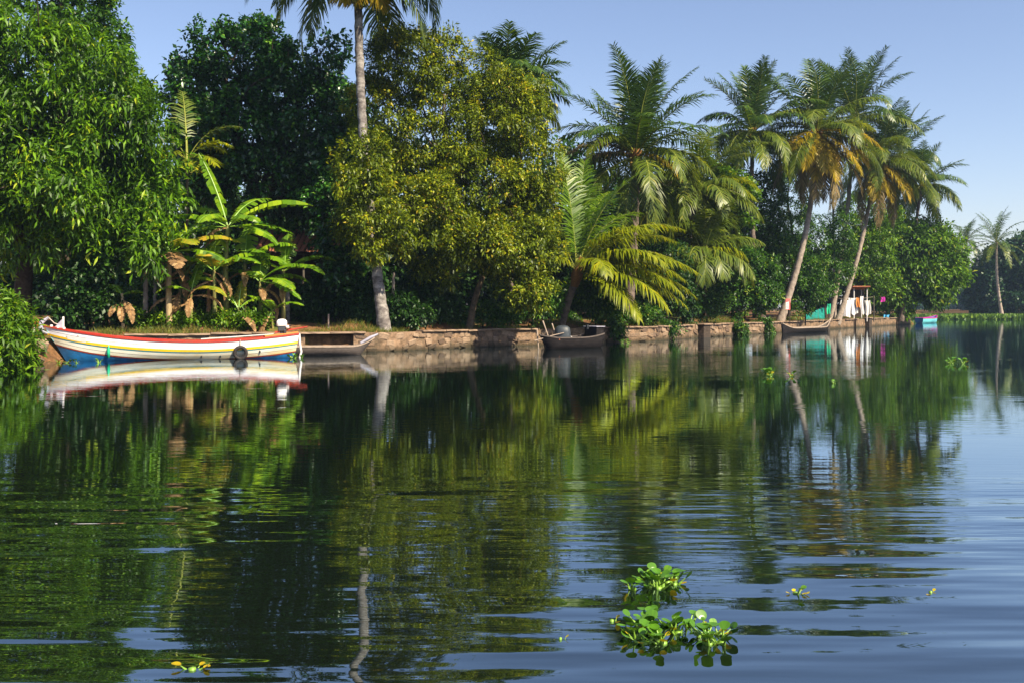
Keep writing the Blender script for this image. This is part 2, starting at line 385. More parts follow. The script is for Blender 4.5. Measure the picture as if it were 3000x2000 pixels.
# ------------------------------------------------------------------ water
def water_material():
    m, nt, b = new_mat('river water')
    L = nt.links
    tc = nt.nodes.new('ShaderNodeTexCoord')
    def mapping(sx, sy, rot=0):
        mp = nt.nodes.new('ShaderNodeMapping'); mp.inputs['Scale'].default_value = (sx, sy, 1); mp.inputs['Rotation'].default_value = (0, 0, rot)
        L.new(tc.outputs['Object'], mp.inputs['Vector']); return mp.outputs[0]
    def math_(op, a, bb):
        n = nt.nodes.new('ShaderNodeMath'); n.operation = op
        for i, v in enumerate((a, bb)):
            if isinstance(v, (int, float)): n.inputs[i].default_value = v
            else: L.new(v, n.inputs[i])
        return n.outputs[0]
    sep = nt.nodes.new('ShaderNodeSeparateXYZ'); L.new(tc.outputs['Object'], sep.inputs[0])
    X, Y = sep.outputs['X'], sep.outputs['Y']
    def rng_(v, a, b2, lo=0.0, hi=1.0):
        n = nt.nodes.new('ShaderNodeMapRange'); n.interpolation_type = 'SMOOTHSTEP'
        L.new(v, n.inputs['Value'])
        for k, q in zip(('From Min', 'From Max', 'To Min', 'To Max'), (a, b2, lo, hi)): n.inputs[k].default_value = q
        return n.outputs['Result']
    def nz(sx, sy, rot=0, detail=2, rough=.5):
        return noise_node(nt, 1.0, detail, rough, mapping(sx, sy, rot)).outputs['Fac']
    # long-crested wash of a passing boat close to the viewer, finer ripples in its wake, faint ripple everywhere
    wash = math_('MULTIPLY', nz(.38, 2.3, .10, 2, .35), rng_(Y, 10.5, 6.5, 0.0, 1.0))
    wash = math_('MULTIPLY', wash, rng_(nz(.30, .28, .5, 1), .38, .62, .25, 1.15)); wash = math_('MULTIPLY', wash, .048)
    lane = math_('MULTIPLY', rng_(Y, 10.2, 8.6), rng_(Y, 5.6, 7.2))
    lane = math_('MULTIPLY', lane, rng_(X, -.6, 1.2))
    patch = rng_(nz(.25, .5, .3, 2), .46, .62)
    far_patch = math_('MULTIPLY', math_('MULTIPLY', rng_(Y, 22, 25), rng_(Y, 36, 30)), math_('MULTIPLY', rng_(X, 0, 3), rng_(X, 11, 8)))
    fine_amp = math_('ADD', math_('ADD', math_('MULTIPLY', lane, .0055), math_('MULTIPLY', patch, .0016)), math_('ADD', math_('MULTIPLY', far_patch, .006), .0009))
    fine = math_('MULTIPLY', nz(1.1, 6.5, -.05, 2), fine_amp)
    micro = math_('MULTIPLY', nz(5, 17, .1, 2), .00024)
    h = math_('ADD', math_('ADD', wash, fine), micro)
    bp = nt.nodes.new('ShaderNodeBump'); bp.inputs['Strength'].default_value = 1; bp.inputs['Distance'].default_value = 1
    L.new(h, bp.inputs['Height']); L.new(bp.outputs[0], b.inputs['Normal'])
    # murky body colour below, mirror on top growing towards grazing angles
    b.inputs['Base Color'].default_value = (.005, .008, .004, 1); b.inputs['Roughness'].default_value = .5; b.inputs['Specular IOR Level'].default_value = 0
    gl = nt.nodes.new('ShaderNodeBsdfGlossy'); gl.inputs['Roughness'].default_value = .015; gl.inputs['Color'].default_value = (.80, .91, 1, 1)
    L.new(bp.outputs[0], gl.inputs['Normal'])
    lw = nt.nodes.new('ShaderNodeLayerWeight'); lw.inputs['Blend'].default_value = .5; L.new(bp.outputs[0], lw.inputs['Normal'])
    fac = math_('ADD', math_('MULTIPLY', math_('POWER', lw.outputs['Facing'], 2.4), .97), .02)
    ms = nt.nodes.new('ShaderNodeMixShader'); L.new(fac, ms.inputs['Fac']); L.new(b.outputs[0], ms.inputs[1]); L.new(gl.outputs[0], ms.inputs[2])
    L.new(ms.outputs[0], nt.nodes['Material Output'].inputs['Surface'])
    return m
g = G(); W = 1500
g.add([(-W, -W, 0), (W, -W, 0), (W, W, 0), (-W, W, 0)], [(0, 1, 2, 3)])
tag(g.build('river_water', water_material()), kind='structure')

# ------------------------------------------------------------------ retaining wall of rubble with coping
def wall_path():
    pts = []
    i0, i1 = 6, 16
    for (x0, y0), (x1, y1) in zip(SH[i0:i1], SH[i0 + 1:i1 + 1]):
        l = math.hypot(x1 - x0, y1 - y0); n = max(2, int(l / .45))
        for k in range(n): pts.append(Vector((x0 + (x1 - x0) * k / n, y0 + (y1 - y0) * k / n, 0)))
    return pts
WP = wall_path()
WALL_H = 0.72
def frame(i):
    t = (WP[min(i + 1, len(WP) - 1)] - WP[max(i - 1, 0)]).normalized()
    return t, Vector((t.y, -t.x, 0))            # tangent, outward (to the water)

wall = thing('retaining_wall', (WP[0].x, WP[0].y, 0), 'low brown rubble stone retaining wall running along the water edge', 'wall')
GAP = [i for i, p in enumerate(WP) if -7.3 < p.x < -6.35]
def px_of(v): return 1500 + v.x / v.y * F_PX
def masonry(idx):
    g = G(); rows = []
    for i in idx:
        t, n = frame(i); p = WP[i]
        j = lambda z: .03 * mn.noise(Vector((p.x * 1.7, p.y * 1.7, z * 4)))
        rows.append([p + n * (j(z) - .03) + Vector((0, 0, z)) for z in (-.6, 0, .2, .45, WALL_H - .02)] + [p - n * .36 + Vector((0, 0, WALL_H - .02)), p - n * .36 + Vector((0, 0, -.6))])
    g.grid(rows, closed=True)
    m = len(rows[0])
    g.add(rows[0], [tuple(range(m))]); g.add(rows[-1], [tuple(reversed(range(m)))])
    g.build('masonry', MT['mortar'], wall)
masonry(range(0, GAP[0])); masonry(range(GAP[-1] + 1, len(WP)))
# coping slabs
def unit_slab(k):
    g = G(); r = random.Random(k); n = 6
    rows = []
    for i in range(n + 1):
        x = -.5 + i / n; e = [r.uniform(-.06, .06) for _ in range(4)]
        rows.append([(x, -.5 + e[0], -.5), (x, .5 + e[1], -.5), (x, .5 + e[2], .5 + e[3]), (x, -.5, .5 + e[3])])
    g.grid(rows, closed=True); g.add(rows[0], [(0, 1, 2, 3)]); g.add(rows[-1], [(3, 2, 1, 0)])
    o = g.build('coping_slab', MT['plaster']); me = o.data; bpy.data.objects.remove(o); return me
slabs = [unit_slab(k) for k in range(4)]
i = 0
while i < len(WP) - 3:
    t, n = frame(i + 1)
    c = (WP[i] + WP[i + 3]) / 2
    if any(k in GAP for k in range(i - 1, i + 5)) or rng.random() > .18:
        o = link('coping_slab', slabs[rng.randrange(4)], wall)
        o.location = c - n * .13 + Vector((0, 0, WALL_H - .012 + rng.uniform(-.015, .02))) - ROOT[wall]
        o.rotation_euler = (rng.uniform(-.02, .02), rng.uniform(-.015, .015), math.atan2(t.y, t.x))
        o.scale = ((WP[i + 3] - WP[i]).length * .985, .42 + rng.uniform(-.05, .05), .06)
    i += 3
# individual stones of the nearer face
def unit_stone(k):
    bm = bmesh.new(); bmesh.ops.create_cube(bm, size=1.0)
    r = random.Random(50 + k)
    bmesh.ops.bevel(bm, geom=bm.edges[:], offset=.16, segments=1, affect='EDGES', profile=.5)
    for v in bm.verts:
        v.co += Vector((r.uniform(-.09, .09), r.uniform(-.05, .05), r.uniform(-.09, .09)))
    me = bpy.data.meshes.new('stone'); bm.to_mesh(me); bm.free(); return me
stones = []
for k in range(9):
    me = unit_stone(k); me.materials.append(MT[('stone', 'stone2', 'stone3')[k % 3]]); stones.append(me)
cnt = 0
for row in range(3):
    s, i = 0.0, 0
    cum = np.concatenate([[0], np.cumsum([(WP[k + 1] - WP[k]).length for k in range(len(WP) - 1)])])
    s = cum[GAP[-1] + 1] - 1.2 + .1 * row
    while s < 46:
        w = rng.uniform(.26, .50) * (1 if s < 16 else 1.5)
        q = s + w / 2
        i = int(np.searchsorted(cum, q)) - 1
        f = (q - cum[i]) / (cum[i + 1] - cum[i]); p = WP[i].lerp(WP[i + 1], f); t, n = frame(i)
        near = math.exp(-q / 60)
        if i not in GAP and cnt < 298 and rng.random() > .38:
            h = .23 * rng.uniform(.7, 1.15)
            o = link('stone', stones[rng.randrange(9)], wall); cnt += 1
            o.location = p - n * .055 + Vector((0, 0, .09 + row * .225 + rng.uniform(-.02, .02))) - ROOT[wall]
            o.rotation_euler = (rng.uniform(-.15, .15), rng.uniform(-.3, .3), math.atan2(t.y, t.x) + rng.uniform(-.1, .1))
            o.scale = (w * .96, .13 + rng.uniform(-.03, .05), h)
        s += w + .015
# buttresses / dark landing piers standing in front of the wall
def pier(px, d, w, label_h, cap):
    c = P(px, 905, d); c.z = 0
    i = min(range(len(WP)), key=lambda k: (WP[k] - c).length); t, n = frame(i)
    R = Matrix.Rotation(math.atan2(t.y, t.x), 3, 'Z')
    g = G(); g.box(WP[i] + n * .16 + Vector((0, 0, label_h / 2 - .3)), (w, .36, label_h + .5), R)
    g.build('buttress', MT['bark_d'], wall, bevel=.02)
    g = G(); g.box(WP[i] + n * .13 + Vector((0, 0, label_h + .0)), (w * cap, .6, .08), R)
    g.build('buttress_cap', MT['plaster'], wall, bevel=.015)
pier(2052, 56.0, 1.05, .74, 1.25); pier(2545, 89, 1.0, .80, 1.5); pier(2418, 77.5, .5, .7, 1.1)

# ------------------------------------------------------------------ foliage
def foliage(lobes, n_clumps, lpc, Ln, Wd, droop, seed, inner=.35, spread=.9, shape=.5, bump=.22, back=.6, tilt=.3, gap=.42, per=11, core=.28, srad=2.3):
    """lobes: list of (centre, (rx, ry, rz)); returns V, T, rnd"""
    R = np.random.default_rng(seed)
    C = np.array([tuple(c) for c, r in lobes]); S = np.array([r for c, r in lobes], float)
    wgt = (S[:, 0] * S[:, 1] + S[:, 1] * S[:, 2] + S[:, 0] * S[:, 2]); wgt /= wgt.sum()
    # sprays: bough ends on the lobe surfaces; clumps gather on them and leave dark hollows between
    ns = max(6, int(n_clumps / per))
    li = R.choice(len(C), ns * 3, p=wgt)
    d = R.normal(size=(ns * 3, 3)); d[:, 2] += .12; d /= np.linalg.norm(d, axis=1)[:, None]
    ph = R.uniform(0, 6.28, (len(C), 9)); k = ph[li]
    bumpv = np.sin(d[:, 0] * 5 + k[:, 0]) * np.sin(d[:, 1] * 5 + k[:, 1]) + np.sin(d[:, 2] * 6 + k[:, 2]) * np.sin(d[:, 0] * 7 + k[:, 3]) * .8
    rr = R.uniform(.72, 1.05, ns * 3) * (1 + bump * .5 * bumpv)
    sp = C[li] + d * S[li] * rr[:, None]
    keep = np.ones(ns * 3, bool)
    for j in range(len(C)):
        q = (((sp - C[j]) / S[j]) ** 2).sum(1)
        keep &= q > .45
    keep &= (d[:, 1] < .3) | (R.random(ns * 3) < back)
    sp, d, li = sp[keep][:ns], d[keep][:ns], li[keep][:ns]
    ns = len(sp)
    nrm = d / S[li]; nrm /= np.linalg.norm(nrm, axis=1)[:, None]
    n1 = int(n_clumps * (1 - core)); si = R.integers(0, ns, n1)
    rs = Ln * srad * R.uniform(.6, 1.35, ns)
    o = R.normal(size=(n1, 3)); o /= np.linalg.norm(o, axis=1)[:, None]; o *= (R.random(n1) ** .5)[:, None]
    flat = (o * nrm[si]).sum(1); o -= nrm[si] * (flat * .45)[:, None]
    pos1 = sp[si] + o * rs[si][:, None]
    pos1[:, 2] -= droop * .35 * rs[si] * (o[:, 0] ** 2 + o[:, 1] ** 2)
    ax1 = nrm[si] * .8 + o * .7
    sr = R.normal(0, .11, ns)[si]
    # core: leaves filling the inside of the lobes, inner shade put into their darker tone
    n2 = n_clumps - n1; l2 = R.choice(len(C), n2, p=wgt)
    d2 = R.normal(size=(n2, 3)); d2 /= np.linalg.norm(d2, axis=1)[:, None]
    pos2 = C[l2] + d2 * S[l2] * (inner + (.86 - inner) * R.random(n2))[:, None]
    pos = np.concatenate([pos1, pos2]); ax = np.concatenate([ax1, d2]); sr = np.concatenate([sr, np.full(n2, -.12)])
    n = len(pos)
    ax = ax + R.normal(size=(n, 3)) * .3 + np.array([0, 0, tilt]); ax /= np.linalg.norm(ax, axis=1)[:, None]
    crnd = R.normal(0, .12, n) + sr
    # leaves
    N = n * lpc
    ci = np.repeat(np.arange(n), lpc)
    dr = ax[ci] * R.uniform(.1, 1.0, (N, 1)) + R.normal(size=(N, 3)) * spread * .62
    dr[:, 2] -= droop * R.uniform(.3, 1.3, N)
    dr /= np.linalg.norm(dr, axis=1)[:, None] + 1e-9
    L = Ln * R.uniform(.45, 1.3, N)
    b = pos[ci] + R.normal(size=(N, 3)) * Ln * .45
    up = np.array([0, 0, 1.0]) + R.normal(size=(N, 3)) * .55 + ax[ci] * .4
    s = np.cross(dr, up); s /= np.linalg.norm(s, axis=1)[:, None] + 1e-9
    nn = np.cross(s, dr)
    w = Wd * R.uniform(.75, 1.2, N)
    mid = b + dr * (L * shape)[:, None]
    V = np.empty((N, 5, 3))
    V[:, 0] = b
    V[:, 1] = mid + s * (w * .5)[:, None] + nn * (w * .12)[:, None]
    V[:, 2] = mid + dr * (L * .05)[:, None]
    V[:, 3] = mid - s * (w * .5)[:, None] + nn * (w * .12)[:, None]
    V[:, 4] = b + dr * L[:, None] - nn * (L * .10)[:, None] - np.array([0, 0, 1]) * (L * .12 * droop)[:, None]
    T = np.array([(0, 1, 2), (0, 2, 3), (1, 4, 2), (3, 2, 4)])[None] + (np.arange(N) * 5)[:, None, None]
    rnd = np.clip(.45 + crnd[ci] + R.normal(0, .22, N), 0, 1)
    return V.reshape(-1, 3), T.reshape(-1, 3), np.repeat(rnd, 4)

def px_lobes(spec, d):
    out = []
    for s in spec:
        px, py, rx, ry = s[:4]; dd = d + (s[4] if len(s) > 4 else 0)
        k = dd / F_PX
        out.append((P(px, py, dd), (rx * k, max(rx, ry) * k * .85, ry * k)))
    return out

def limb_path(a, b, seed, sag=.12):
    r = random.Random(seed); a, b = Vector(a), Vector(b); L = (b - a).length
    o1 = Vector((r.uniform(-1, 1), r.uniform(-1, 1), r.uniform(0, 1))) * L * sag
    return [a.lerp(b, t) + o1 * math.sin(math.pi * t) for t in [i / 7 for i in range(8)]]

def tree(name, label, cat, lobes_px, d, base, fork, n, lpc, Ln, Wd, leaf, droop=.5, r0=.18, seed=1, bark='bark', limbs=5, group=None, **kw):
    """base: (px, depth) on the ground, fork: (px, py, depth)"""
    b = ground(*base) if base is not None else None
    root = thing(name, b, label, cat, group)
    f = P(*fork)
    lob = px_lobes(lobes_px, d)
    g = G(); path = limb_path(b - Vector((0, 0, .3)), f, seed, .05)
    g.tube(path, [r0 * (1.35 - .55 * i / 7) if i else r0 * 1.5 for i in range(8)], 9)
    g.build('trunk', MT[bark], root, smooth=True)
    order = sorted(range(len(lob)), key=lambda i: -lob[i][1][0])[:limbs]
    for q in order:
        c = lob[q][0] + Vector((0, 0, lob[q][1][2] * .3))
        g = G(); pth = limb_path(f, c, seed * 7 + q, .15)
        g.tube(pth, [r0 * .75 * (1 - .8 * i / 7) for i in range(8)], 6)
        for tw in range(5):
            a = pth[3 + tw % 5]; e = c + Vector((rng.uniform(-1, 1) * lob[q][1][0], rng.uniform(-1, 1) * lob[q][1][1], rng.uniform(-.6, 1) * lob[q][1][2])) * .85
            g.tube(limb_path(a, e, seed * 31 + q * 5 + tw, .12), [r0 * .3 * (1 - .85 * i / 7) for i in range(8)], 4)
        g.build('branch', MT[bark], root, smooth=True)
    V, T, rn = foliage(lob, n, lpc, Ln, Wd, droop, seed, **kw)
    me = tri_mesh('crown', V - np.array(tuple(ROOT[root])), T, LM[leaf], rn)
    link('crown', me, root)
    return root

# ------------------------------------------------------------------ palms
def frond_mesh(C, az, el, L, droop, mats, seed, nl=46, ll=.75, lw=.05, hang=.5, twist=0.0, vee=.35, curl=1.4, tipdir=None, stub=.10):
    """a feather palm frond from C; az 0 = +X, 90 = away; returns numpy V, T, rnd, mi"""
    R = np.random.default_rng(seed)
    n = 18; ds = L / n
    pts = [np.array(C, float)]; e = el
    a = az
    tang = []
    for i in range(n):
        s = (i + .5) / n
        e = el - droop * s ** curl
        aa = a + twist * s
        t = np.array([math.cos(e) * math.cos(aa), math.cos(e) * math.sin(aa), math.sin(e)])
        tang.append(t); pts.append(pts[-1] + t * ds)
    pts = np.array(pts); tang = np.array(tang + [tang[-1]])
    side0 = np.array([-math.sin(a), math.cos(a), 0.0])
    V, T, rn, mi = [], [], [], []
    # stalk: three sided tapering
    for i in range(n + 1):
        r = (.05 if L > 3 else .03) * (1 - .88 * (i / n)) + .004
        nrm = np.cross(tang[i], side0); nrm /= np.linalg.norm(nrm) + 1e-9
        if nrm[2] < 0 and abs(nrm[2]) > .2: pass
        V += [pts[i] + side0 * r, pts[i] - side0 * r, pts[i] - nrm * r * 1.2]
    for i in range(n):
        for k in range(3):
            p, q = i * 3 + k, i * 3 + (k + 1) % 3
            T += [(p, q, q + 3), (p, q + 3, p + 3)]; rn += [.5, .5]; mi += [1, 1]
    base = len(V)
    # leaflets
    m = nl
    for sd in (-1, 1):
        s = stub + (1 - stub) * (np.arange(m) + R.uniform(-.3, .3, m) * .6 + .5) / m
        s = np.clip(s, 0, .998)
        f = s * n; i0 = np.minimum(f.astype(int), n - 1); fr = (f - i0)[:, None]
        p = pts[i0] * (1 - fr) + pts[i0 + 1] * fr
        t = tang[i0] * (1 - fr) + tang[i0 + 1] * fr
        t /= np.linalg.norm(t, axis=1)[:, None]
        nrm = np.cross(t, side0[None]); nrm /= np.linalg.norm(nrm, axis=1)[:, None] + 1e-9
        nrm = np.where((nrm[:, 2:3] < 0) & (el - droop * .6 < 1.4), -nrm, nrm)
        prof = np.clip(np.minimum(.45 + 2.2 * (s - stub), 1.0), 0, 1) * np.clip((1.06 - s) / .42, .25, 1) ** .8
        Ls = ll * prof * R.uniform(.85, 1.1, m)
        fw = (.35 + .75 * s)[:, None]
        d = side0[None] * sd + t * fw + nrm * vee + R.normal(size=(m, 3)) * .13
        d /= np.linalg.norm(d, axis=1)[:, None]
        d2 = d * 1.0; d2[:, 2] -= hang * R.uniform(.6, 1.5, m) * 1.3; d2 /= np.linalg.norm(d2, axis=1)[:, None]
        d1 = d * 1.0; d1[:, 2] -= hang * .35; d1 /= np.linalg.norm(d1, axis=1)[:, None]
        wv = t - d1 * (t * d1).sum(1)[:, None]; wv /= np.linalg.norm(wv, axis=1)[:, None] + 1e-9
        w = lw * (.6 + .4 * prof)
        mid = p + d1 * (Ls * .5)[:, None]; tip = mid + d2 * (Ls * .5)[:, None]
        vv = np.stack([p + wv * (w * .35)[:, None], p - wv * (w * .35)[:, None], mid + wv * (w * .5)[:, None], mid - wv * (w * .5)[:, None], tip], 1)
        o = base + np.arange(m)[:, None] * 5
        V += list(vv.reshape(-1, 3))
        tt = np.concatenate([o + np.array([[0, 1, 3]]), o + np.array([[0, 3, 2]]), o + np.array([[2, 3, 4]])], 1).reshape(-1, 3)
        T += [tuple(x) for x in tt]
        rl = np.clip(.45 + .15 * (s - .5) + R.normal(0, .18, m), 0, 1)
        rn += list(np.repeat(rl, 3)); mi += [0] * (3 * m)
        base += 5 * m
    return np.array(V), np.array(T), np.array(rn), np.array(mi)

KIND = {'g': ('palm', 'rachis'), 'y': ('palm_y', 'rachis'), 'o': ('palm_o', 'rachis'), 'G': ('palm_g', 'rachis_o'), 'd': ('palm_d', 'rachis_d')}

def add_frond(root, C, az, el, L, droop, kind, seed, **kw):
    V, T, rn, mi = frond_mesh(tuple(C), math.radians(az), math.radians(el), L, math.radians(droop), None, seed, **kw)
    me = tri_mesh('frond', V - np.array(tuple(ROOT[root])), T, [LM[KIND[kind][0]], MT[KIND[kind][1]]], rn, mi)
    return link('frond', me, root)

def palm_trunk(root, a, b, r0, r1, matname, bow=.0, rings=34, name='trunk'):
    a, b = Vector(a), Vector(b); L = (b - a).length
    side = Vector((1, 0, 0))
    pts, rad = [], []
    for i in range(rings * 2 + 1):
        t = i / (rings * 2)
        pts.append(a.lerp(b, t) + side * bow * L * math.sin(math.pi * t) + Vector((.012 * math.sin(i * 1.7), .012 * math.cos(i * 2.3), 0)))
        flare = 1 + .55 * math.exp(-t * 14)
        rad.append((r0 + (r1 - r0) * t) * flare * (1.05 if i % 2 else .95))
    g = G(); g.tube(pts, rad, 11)
    return g.build(name, MT[matname], root, smooth=True)

def palm(name, label, base, top, L, fronds, seed, r0=.19, r1=.12, tm='palm_tr', bow=0.0, group=None, nl=56, ll=1.25, lw=.078, nuts=True, extra=(), trunk=True, blank=None):
    """base (px, depth); top (px, py, depth); fronds: list of (count, el_min, el_max, droop_min, droop_max, kind, hang)"""
    b = ground(*base); C = P(*top)
    root = thing(name, b, label, 'palm tree', group)
    palm_trunk(root, b - Vector((0, 0, .3)), C, r0, r1, tm, bow)
    r = random.Random(seed)
    az0 = r.uniform(0, 360); k = 0
    for (cnt, e0, e1, d0, d1, kind, hang) in fronds:
        for q in range(int(cnt * 1.7 + .5)):
            az = az0 + k * 137.5 + r.uniform(-12, 12); k += 1
            el = r.uniform(e0, e1) - (4 if e1 < 60 else 0); dr = r.uniform(d0, d1) + 12; hang_ = hang * r.uniform(1.0, 1.7)
            add_frond(root, C + Vector((math.cos(math.radians(az)) * .12, math.sin(math.radians(az)) * .12, r.uniform(-.15, .15))), az, el, L * 1.1 * r.uniform(.85, 1.08), dr, kind, seed * 100 + k, nl=nl, ll=ll, lw=lw, hang=hang_, twist=r.uniform(-.5, .5), vee=r.uniform(.0, .35), curl=r.uniform(1.1, 1.9))
    for q, (az, el, fl, dr, kind, hang) in enumerate(extra):
        add_frond(root, C, az, el, fl, dr, kind, seed * 100 + 70 + q, nl=nl, ll=ll, lw=lw, hang=hang)
    if nuts:
        for q in range(7):
            a = r.uniform(0, 6.28); c = C + Vector((math.cos(a) * .32, math.sin(a) * .32, -.25 - r.random() * .25))
            g = G(); g.lathe([(.001, -.16), (.08, -.12), (.115, 0), (.085, .1), (.001, .15)], c, 8)
            g.build('coconut', MT['coconut'], root, smooth=True)
    g = G(); g.lathe([(r1, -.45), (r1 * 1.7, -.1), (r1 * 1.6, .2), (r1 * .6, .5)], C, 10)
    g.build('crown_shaft', MT['fibre'], root, smooth=True)
    return root

# ---- left mango and its neighbours
tree('mango_tree', 'large bright green mango tree overhanging the left edge of the bank', 'tree',
     [(40, 190, 200, 170), (230, 300, 170, 150), (80, 420, 220, 170), (320, 450, 160, 130), (150, 590, 220, 100), (420, 400, 75, 105), (400, 600, 95, 95), (-60, 330, 200, 230), (455, 560, 45, 90), (300, 690, 130, 60), (130, 720, 60, 70, -1), (440, 720, 50, 70, -1), (-40, 620, 150, 120), (-90,100,150,150)],
     36.5, (60, 37.5), (80, 720, 37.5), 3900, 14, .36, .09, 'mango', droop=.75, r0=.3, seed=11, bark='bark_d', limbs=7, per=20, srad=2.6, core=.22, bump=.5)
tree('jackfruit_tree', 'darker round-leaved tree rising behind the mango at the upper left', 'tree',
     [(215, 90, 120, 150), (330, 160, 65, 95), (150, -60, 170, 120), (270, -20, 60, 80), (385, 240, 45, 60), (300, 270, 90, 80), (420, 300, 50, 60)],
     43, (180, 43.5), (200, 500, 43.5), 1500, 12, .22, .12, 'bush', droop=.4, r0=.22, seed=12, bark='bark_d', shape=.55)
tree('broadleaf_tree', 'tall dark green broad-leaved tree between the mango and the tall palm', 'tree',
     [(700, 170, 140, 100), (600, 270, 110, 100), (820, 260, 120, 120), (690, 380, 170, 130), (890, 380, 120, 150), (585, 400, 80, 100), (780, 540, 160, 120), (960, 210, 80, 100), (920, 570, 130, 100), (620, 520, 90, 100), (555, 210, 35, 45), (770, 110, 60, 50), (985, 690, 75, 60, -4), (1010, 780, 60, 50, -4), (975, 590, 70, 60, -3.5), (1000, 480, 80, 120, -1)],
     45, (760, 46), (770, 620, 45.5), 5600, 11, .25, .15, 'dark', droop=.45, r0=.28, seed=13, bark='bark_d', limbs=6, shape=.5, per=15, srad=2.7, core=.24)
# ---- olive tree leaning over the wall
tree('olive_leaved_tree', 'big olive yellow small-leaved tree on a leaning trunk at the wall', 'tree',
     [(1190, 190, 140, 100), (1310, 150, 60, 55), (1310, 260, 110, 90), (1110, 350, 110, 120), (1290, 400, 170, 130), (1480, 330, 140, 125), (1550, 480, 95, 110), (1390, 540, 190, 130), (1180, 550, 140, 120), (1070, 470, 80, 105, -5), (1090, 600, 95, 105, -5.2), (1055, 540, 60, 90, -5.4), (1080, 690, 60, 60, -5), (1120, 680, 90, 65, -4), (1040, 640, 60, 60, -3), (1520, 840, 80, 60, -1), (1600, 730, 60, 80, -1), (1400, 710, 120, 60, -2), (1240, 620, 120, 110, -3), (1330, 700, 140, 95, -1), (1510, 720, 110, 100, -1), (1570, 610, 65, 90), (1290, 790, 80, 50, -1), (1140, 200, 50, 90), (1430, 200, 60, 55), (1560, 850, 60, 50, -1)],
     42.5, (1372, 42.7), (1428, 780, 42.3), 10200, 12, .19, .075, 'olive', droop=.55, r0=.125, seed=14, limbs=9, per=17, srad=2.9, core=.22)

# ---- tall coconut palm with its crown at the top of the frame
palm('coconut_palm', 'tall coconut palm with pale ringed trunk, its crown cut by the top of the frame', (1130, 39.2), (1048, -135, 39.6), 4.6,
     [(5, 30, 80, 60, 100, 'g', .5), (7, -5, 25, 60, 95, 'g', .8), (2, -35, -15, 35, 60, 'o', .9)], 21, .21, .155, 'palm_tr', bow=-.02,
     extra=[(200, 5, 5.2, 75, 'g', 1.0), (170, -5, 4.4, 75, 'o', 1.0), (215, -40, 3.2, 40, 'g', .9), (250, -50, 2.6, 30, 'G', .9), (265, -58, 2.4, 25, 'G', .9), (350, -30, 3.1, 50, 'g', .9), (330, -50, 2.6, 35, 'G', .9), (10, -5, 3.8, 85, 'g', 1.0), (290, -62, 2.3, 20, 'o', .9)])
# ---- slim areca palm among the bananas
def areca():
    b = ground(548, 39.0); root = thing('areca_palm', b, 'slender areca palm with fan-like feathered fronds above the bananas', 'palm tree')
    C = P(548, 470, 39.0)
    palm_trunk(root, b - Vector((0, 0, .2)), C, .07, .05, 'palm_tr_d', rings=26)
    for q, (az, el, L, dr, k) in enumerate([(115, 78, 3.4, 35, 'o'), (20, 66, 2.7, 75, 'o'), (-20, 45, 2.3, 80, 'y'), (-35, 18, 1.9, 70, 'y'), (190, 40, 1.9, 80, 'o'), (250, 30, 1.6, 90, 'y'), (300, 0, 1.4, 60, 'y'), (60, 50, 2.2, 80, 'o'), (150, 60, 2.4, 60, 'o')]):
        add_frond(root, C, az, el, L, dr, k, 2200 + q, nl=22, ll=.75, lw=.075, hang=.35, stub=.28, vee=.1)
areca()
# ---- palm peeking over the olive tree
palm('coconut_palm', 'coconut palm whose dark fronds peek out above the olive-leaved tree', (1500, 52), (1492, 268, 52), 3.4,
     [(6, 50, 85, 20, 60, 'g', .3), (8, 10, 50, 50, 90, 'g', .5), (5, -30, 5, 40, 70, 'o', .7)], 22, .17, .12, 'palm_tr_d', extra=[(15, 38, 3.0, 35, 'g', .6)])
# ---- middle palm
palm('coconut_palm', 'coconut palm with upright dark fronds and a dark rough trunk behind the young palm', (1838, 53.5), (1863, 455, 53.5), 5.0,
     [(7, 66, 88, 10, 35, 'g', .25), (7, 35, 62, 45, 80, 'g', .45), (7, -5, 30, 60, 90, 'o', .6), (4, -45, -15, 30, 55, 'o', .7)], 23, .27, .22, 'palm_tr_d', bow=.01,
     extra=[(175, 30, 4.0, 70, 'd', .8), (200, 10, 3.4, 50, 'd', .7), (350, 15, 4.0, 60, 'y', .6), (335, 0, 3.0, 70, 'G', .8), (20, 40, 5.0, 70, 'o', .5), (185, 55, 5.0, 35, 'g', .4), (5, 62, 5.2, 45, 'g', .4)])
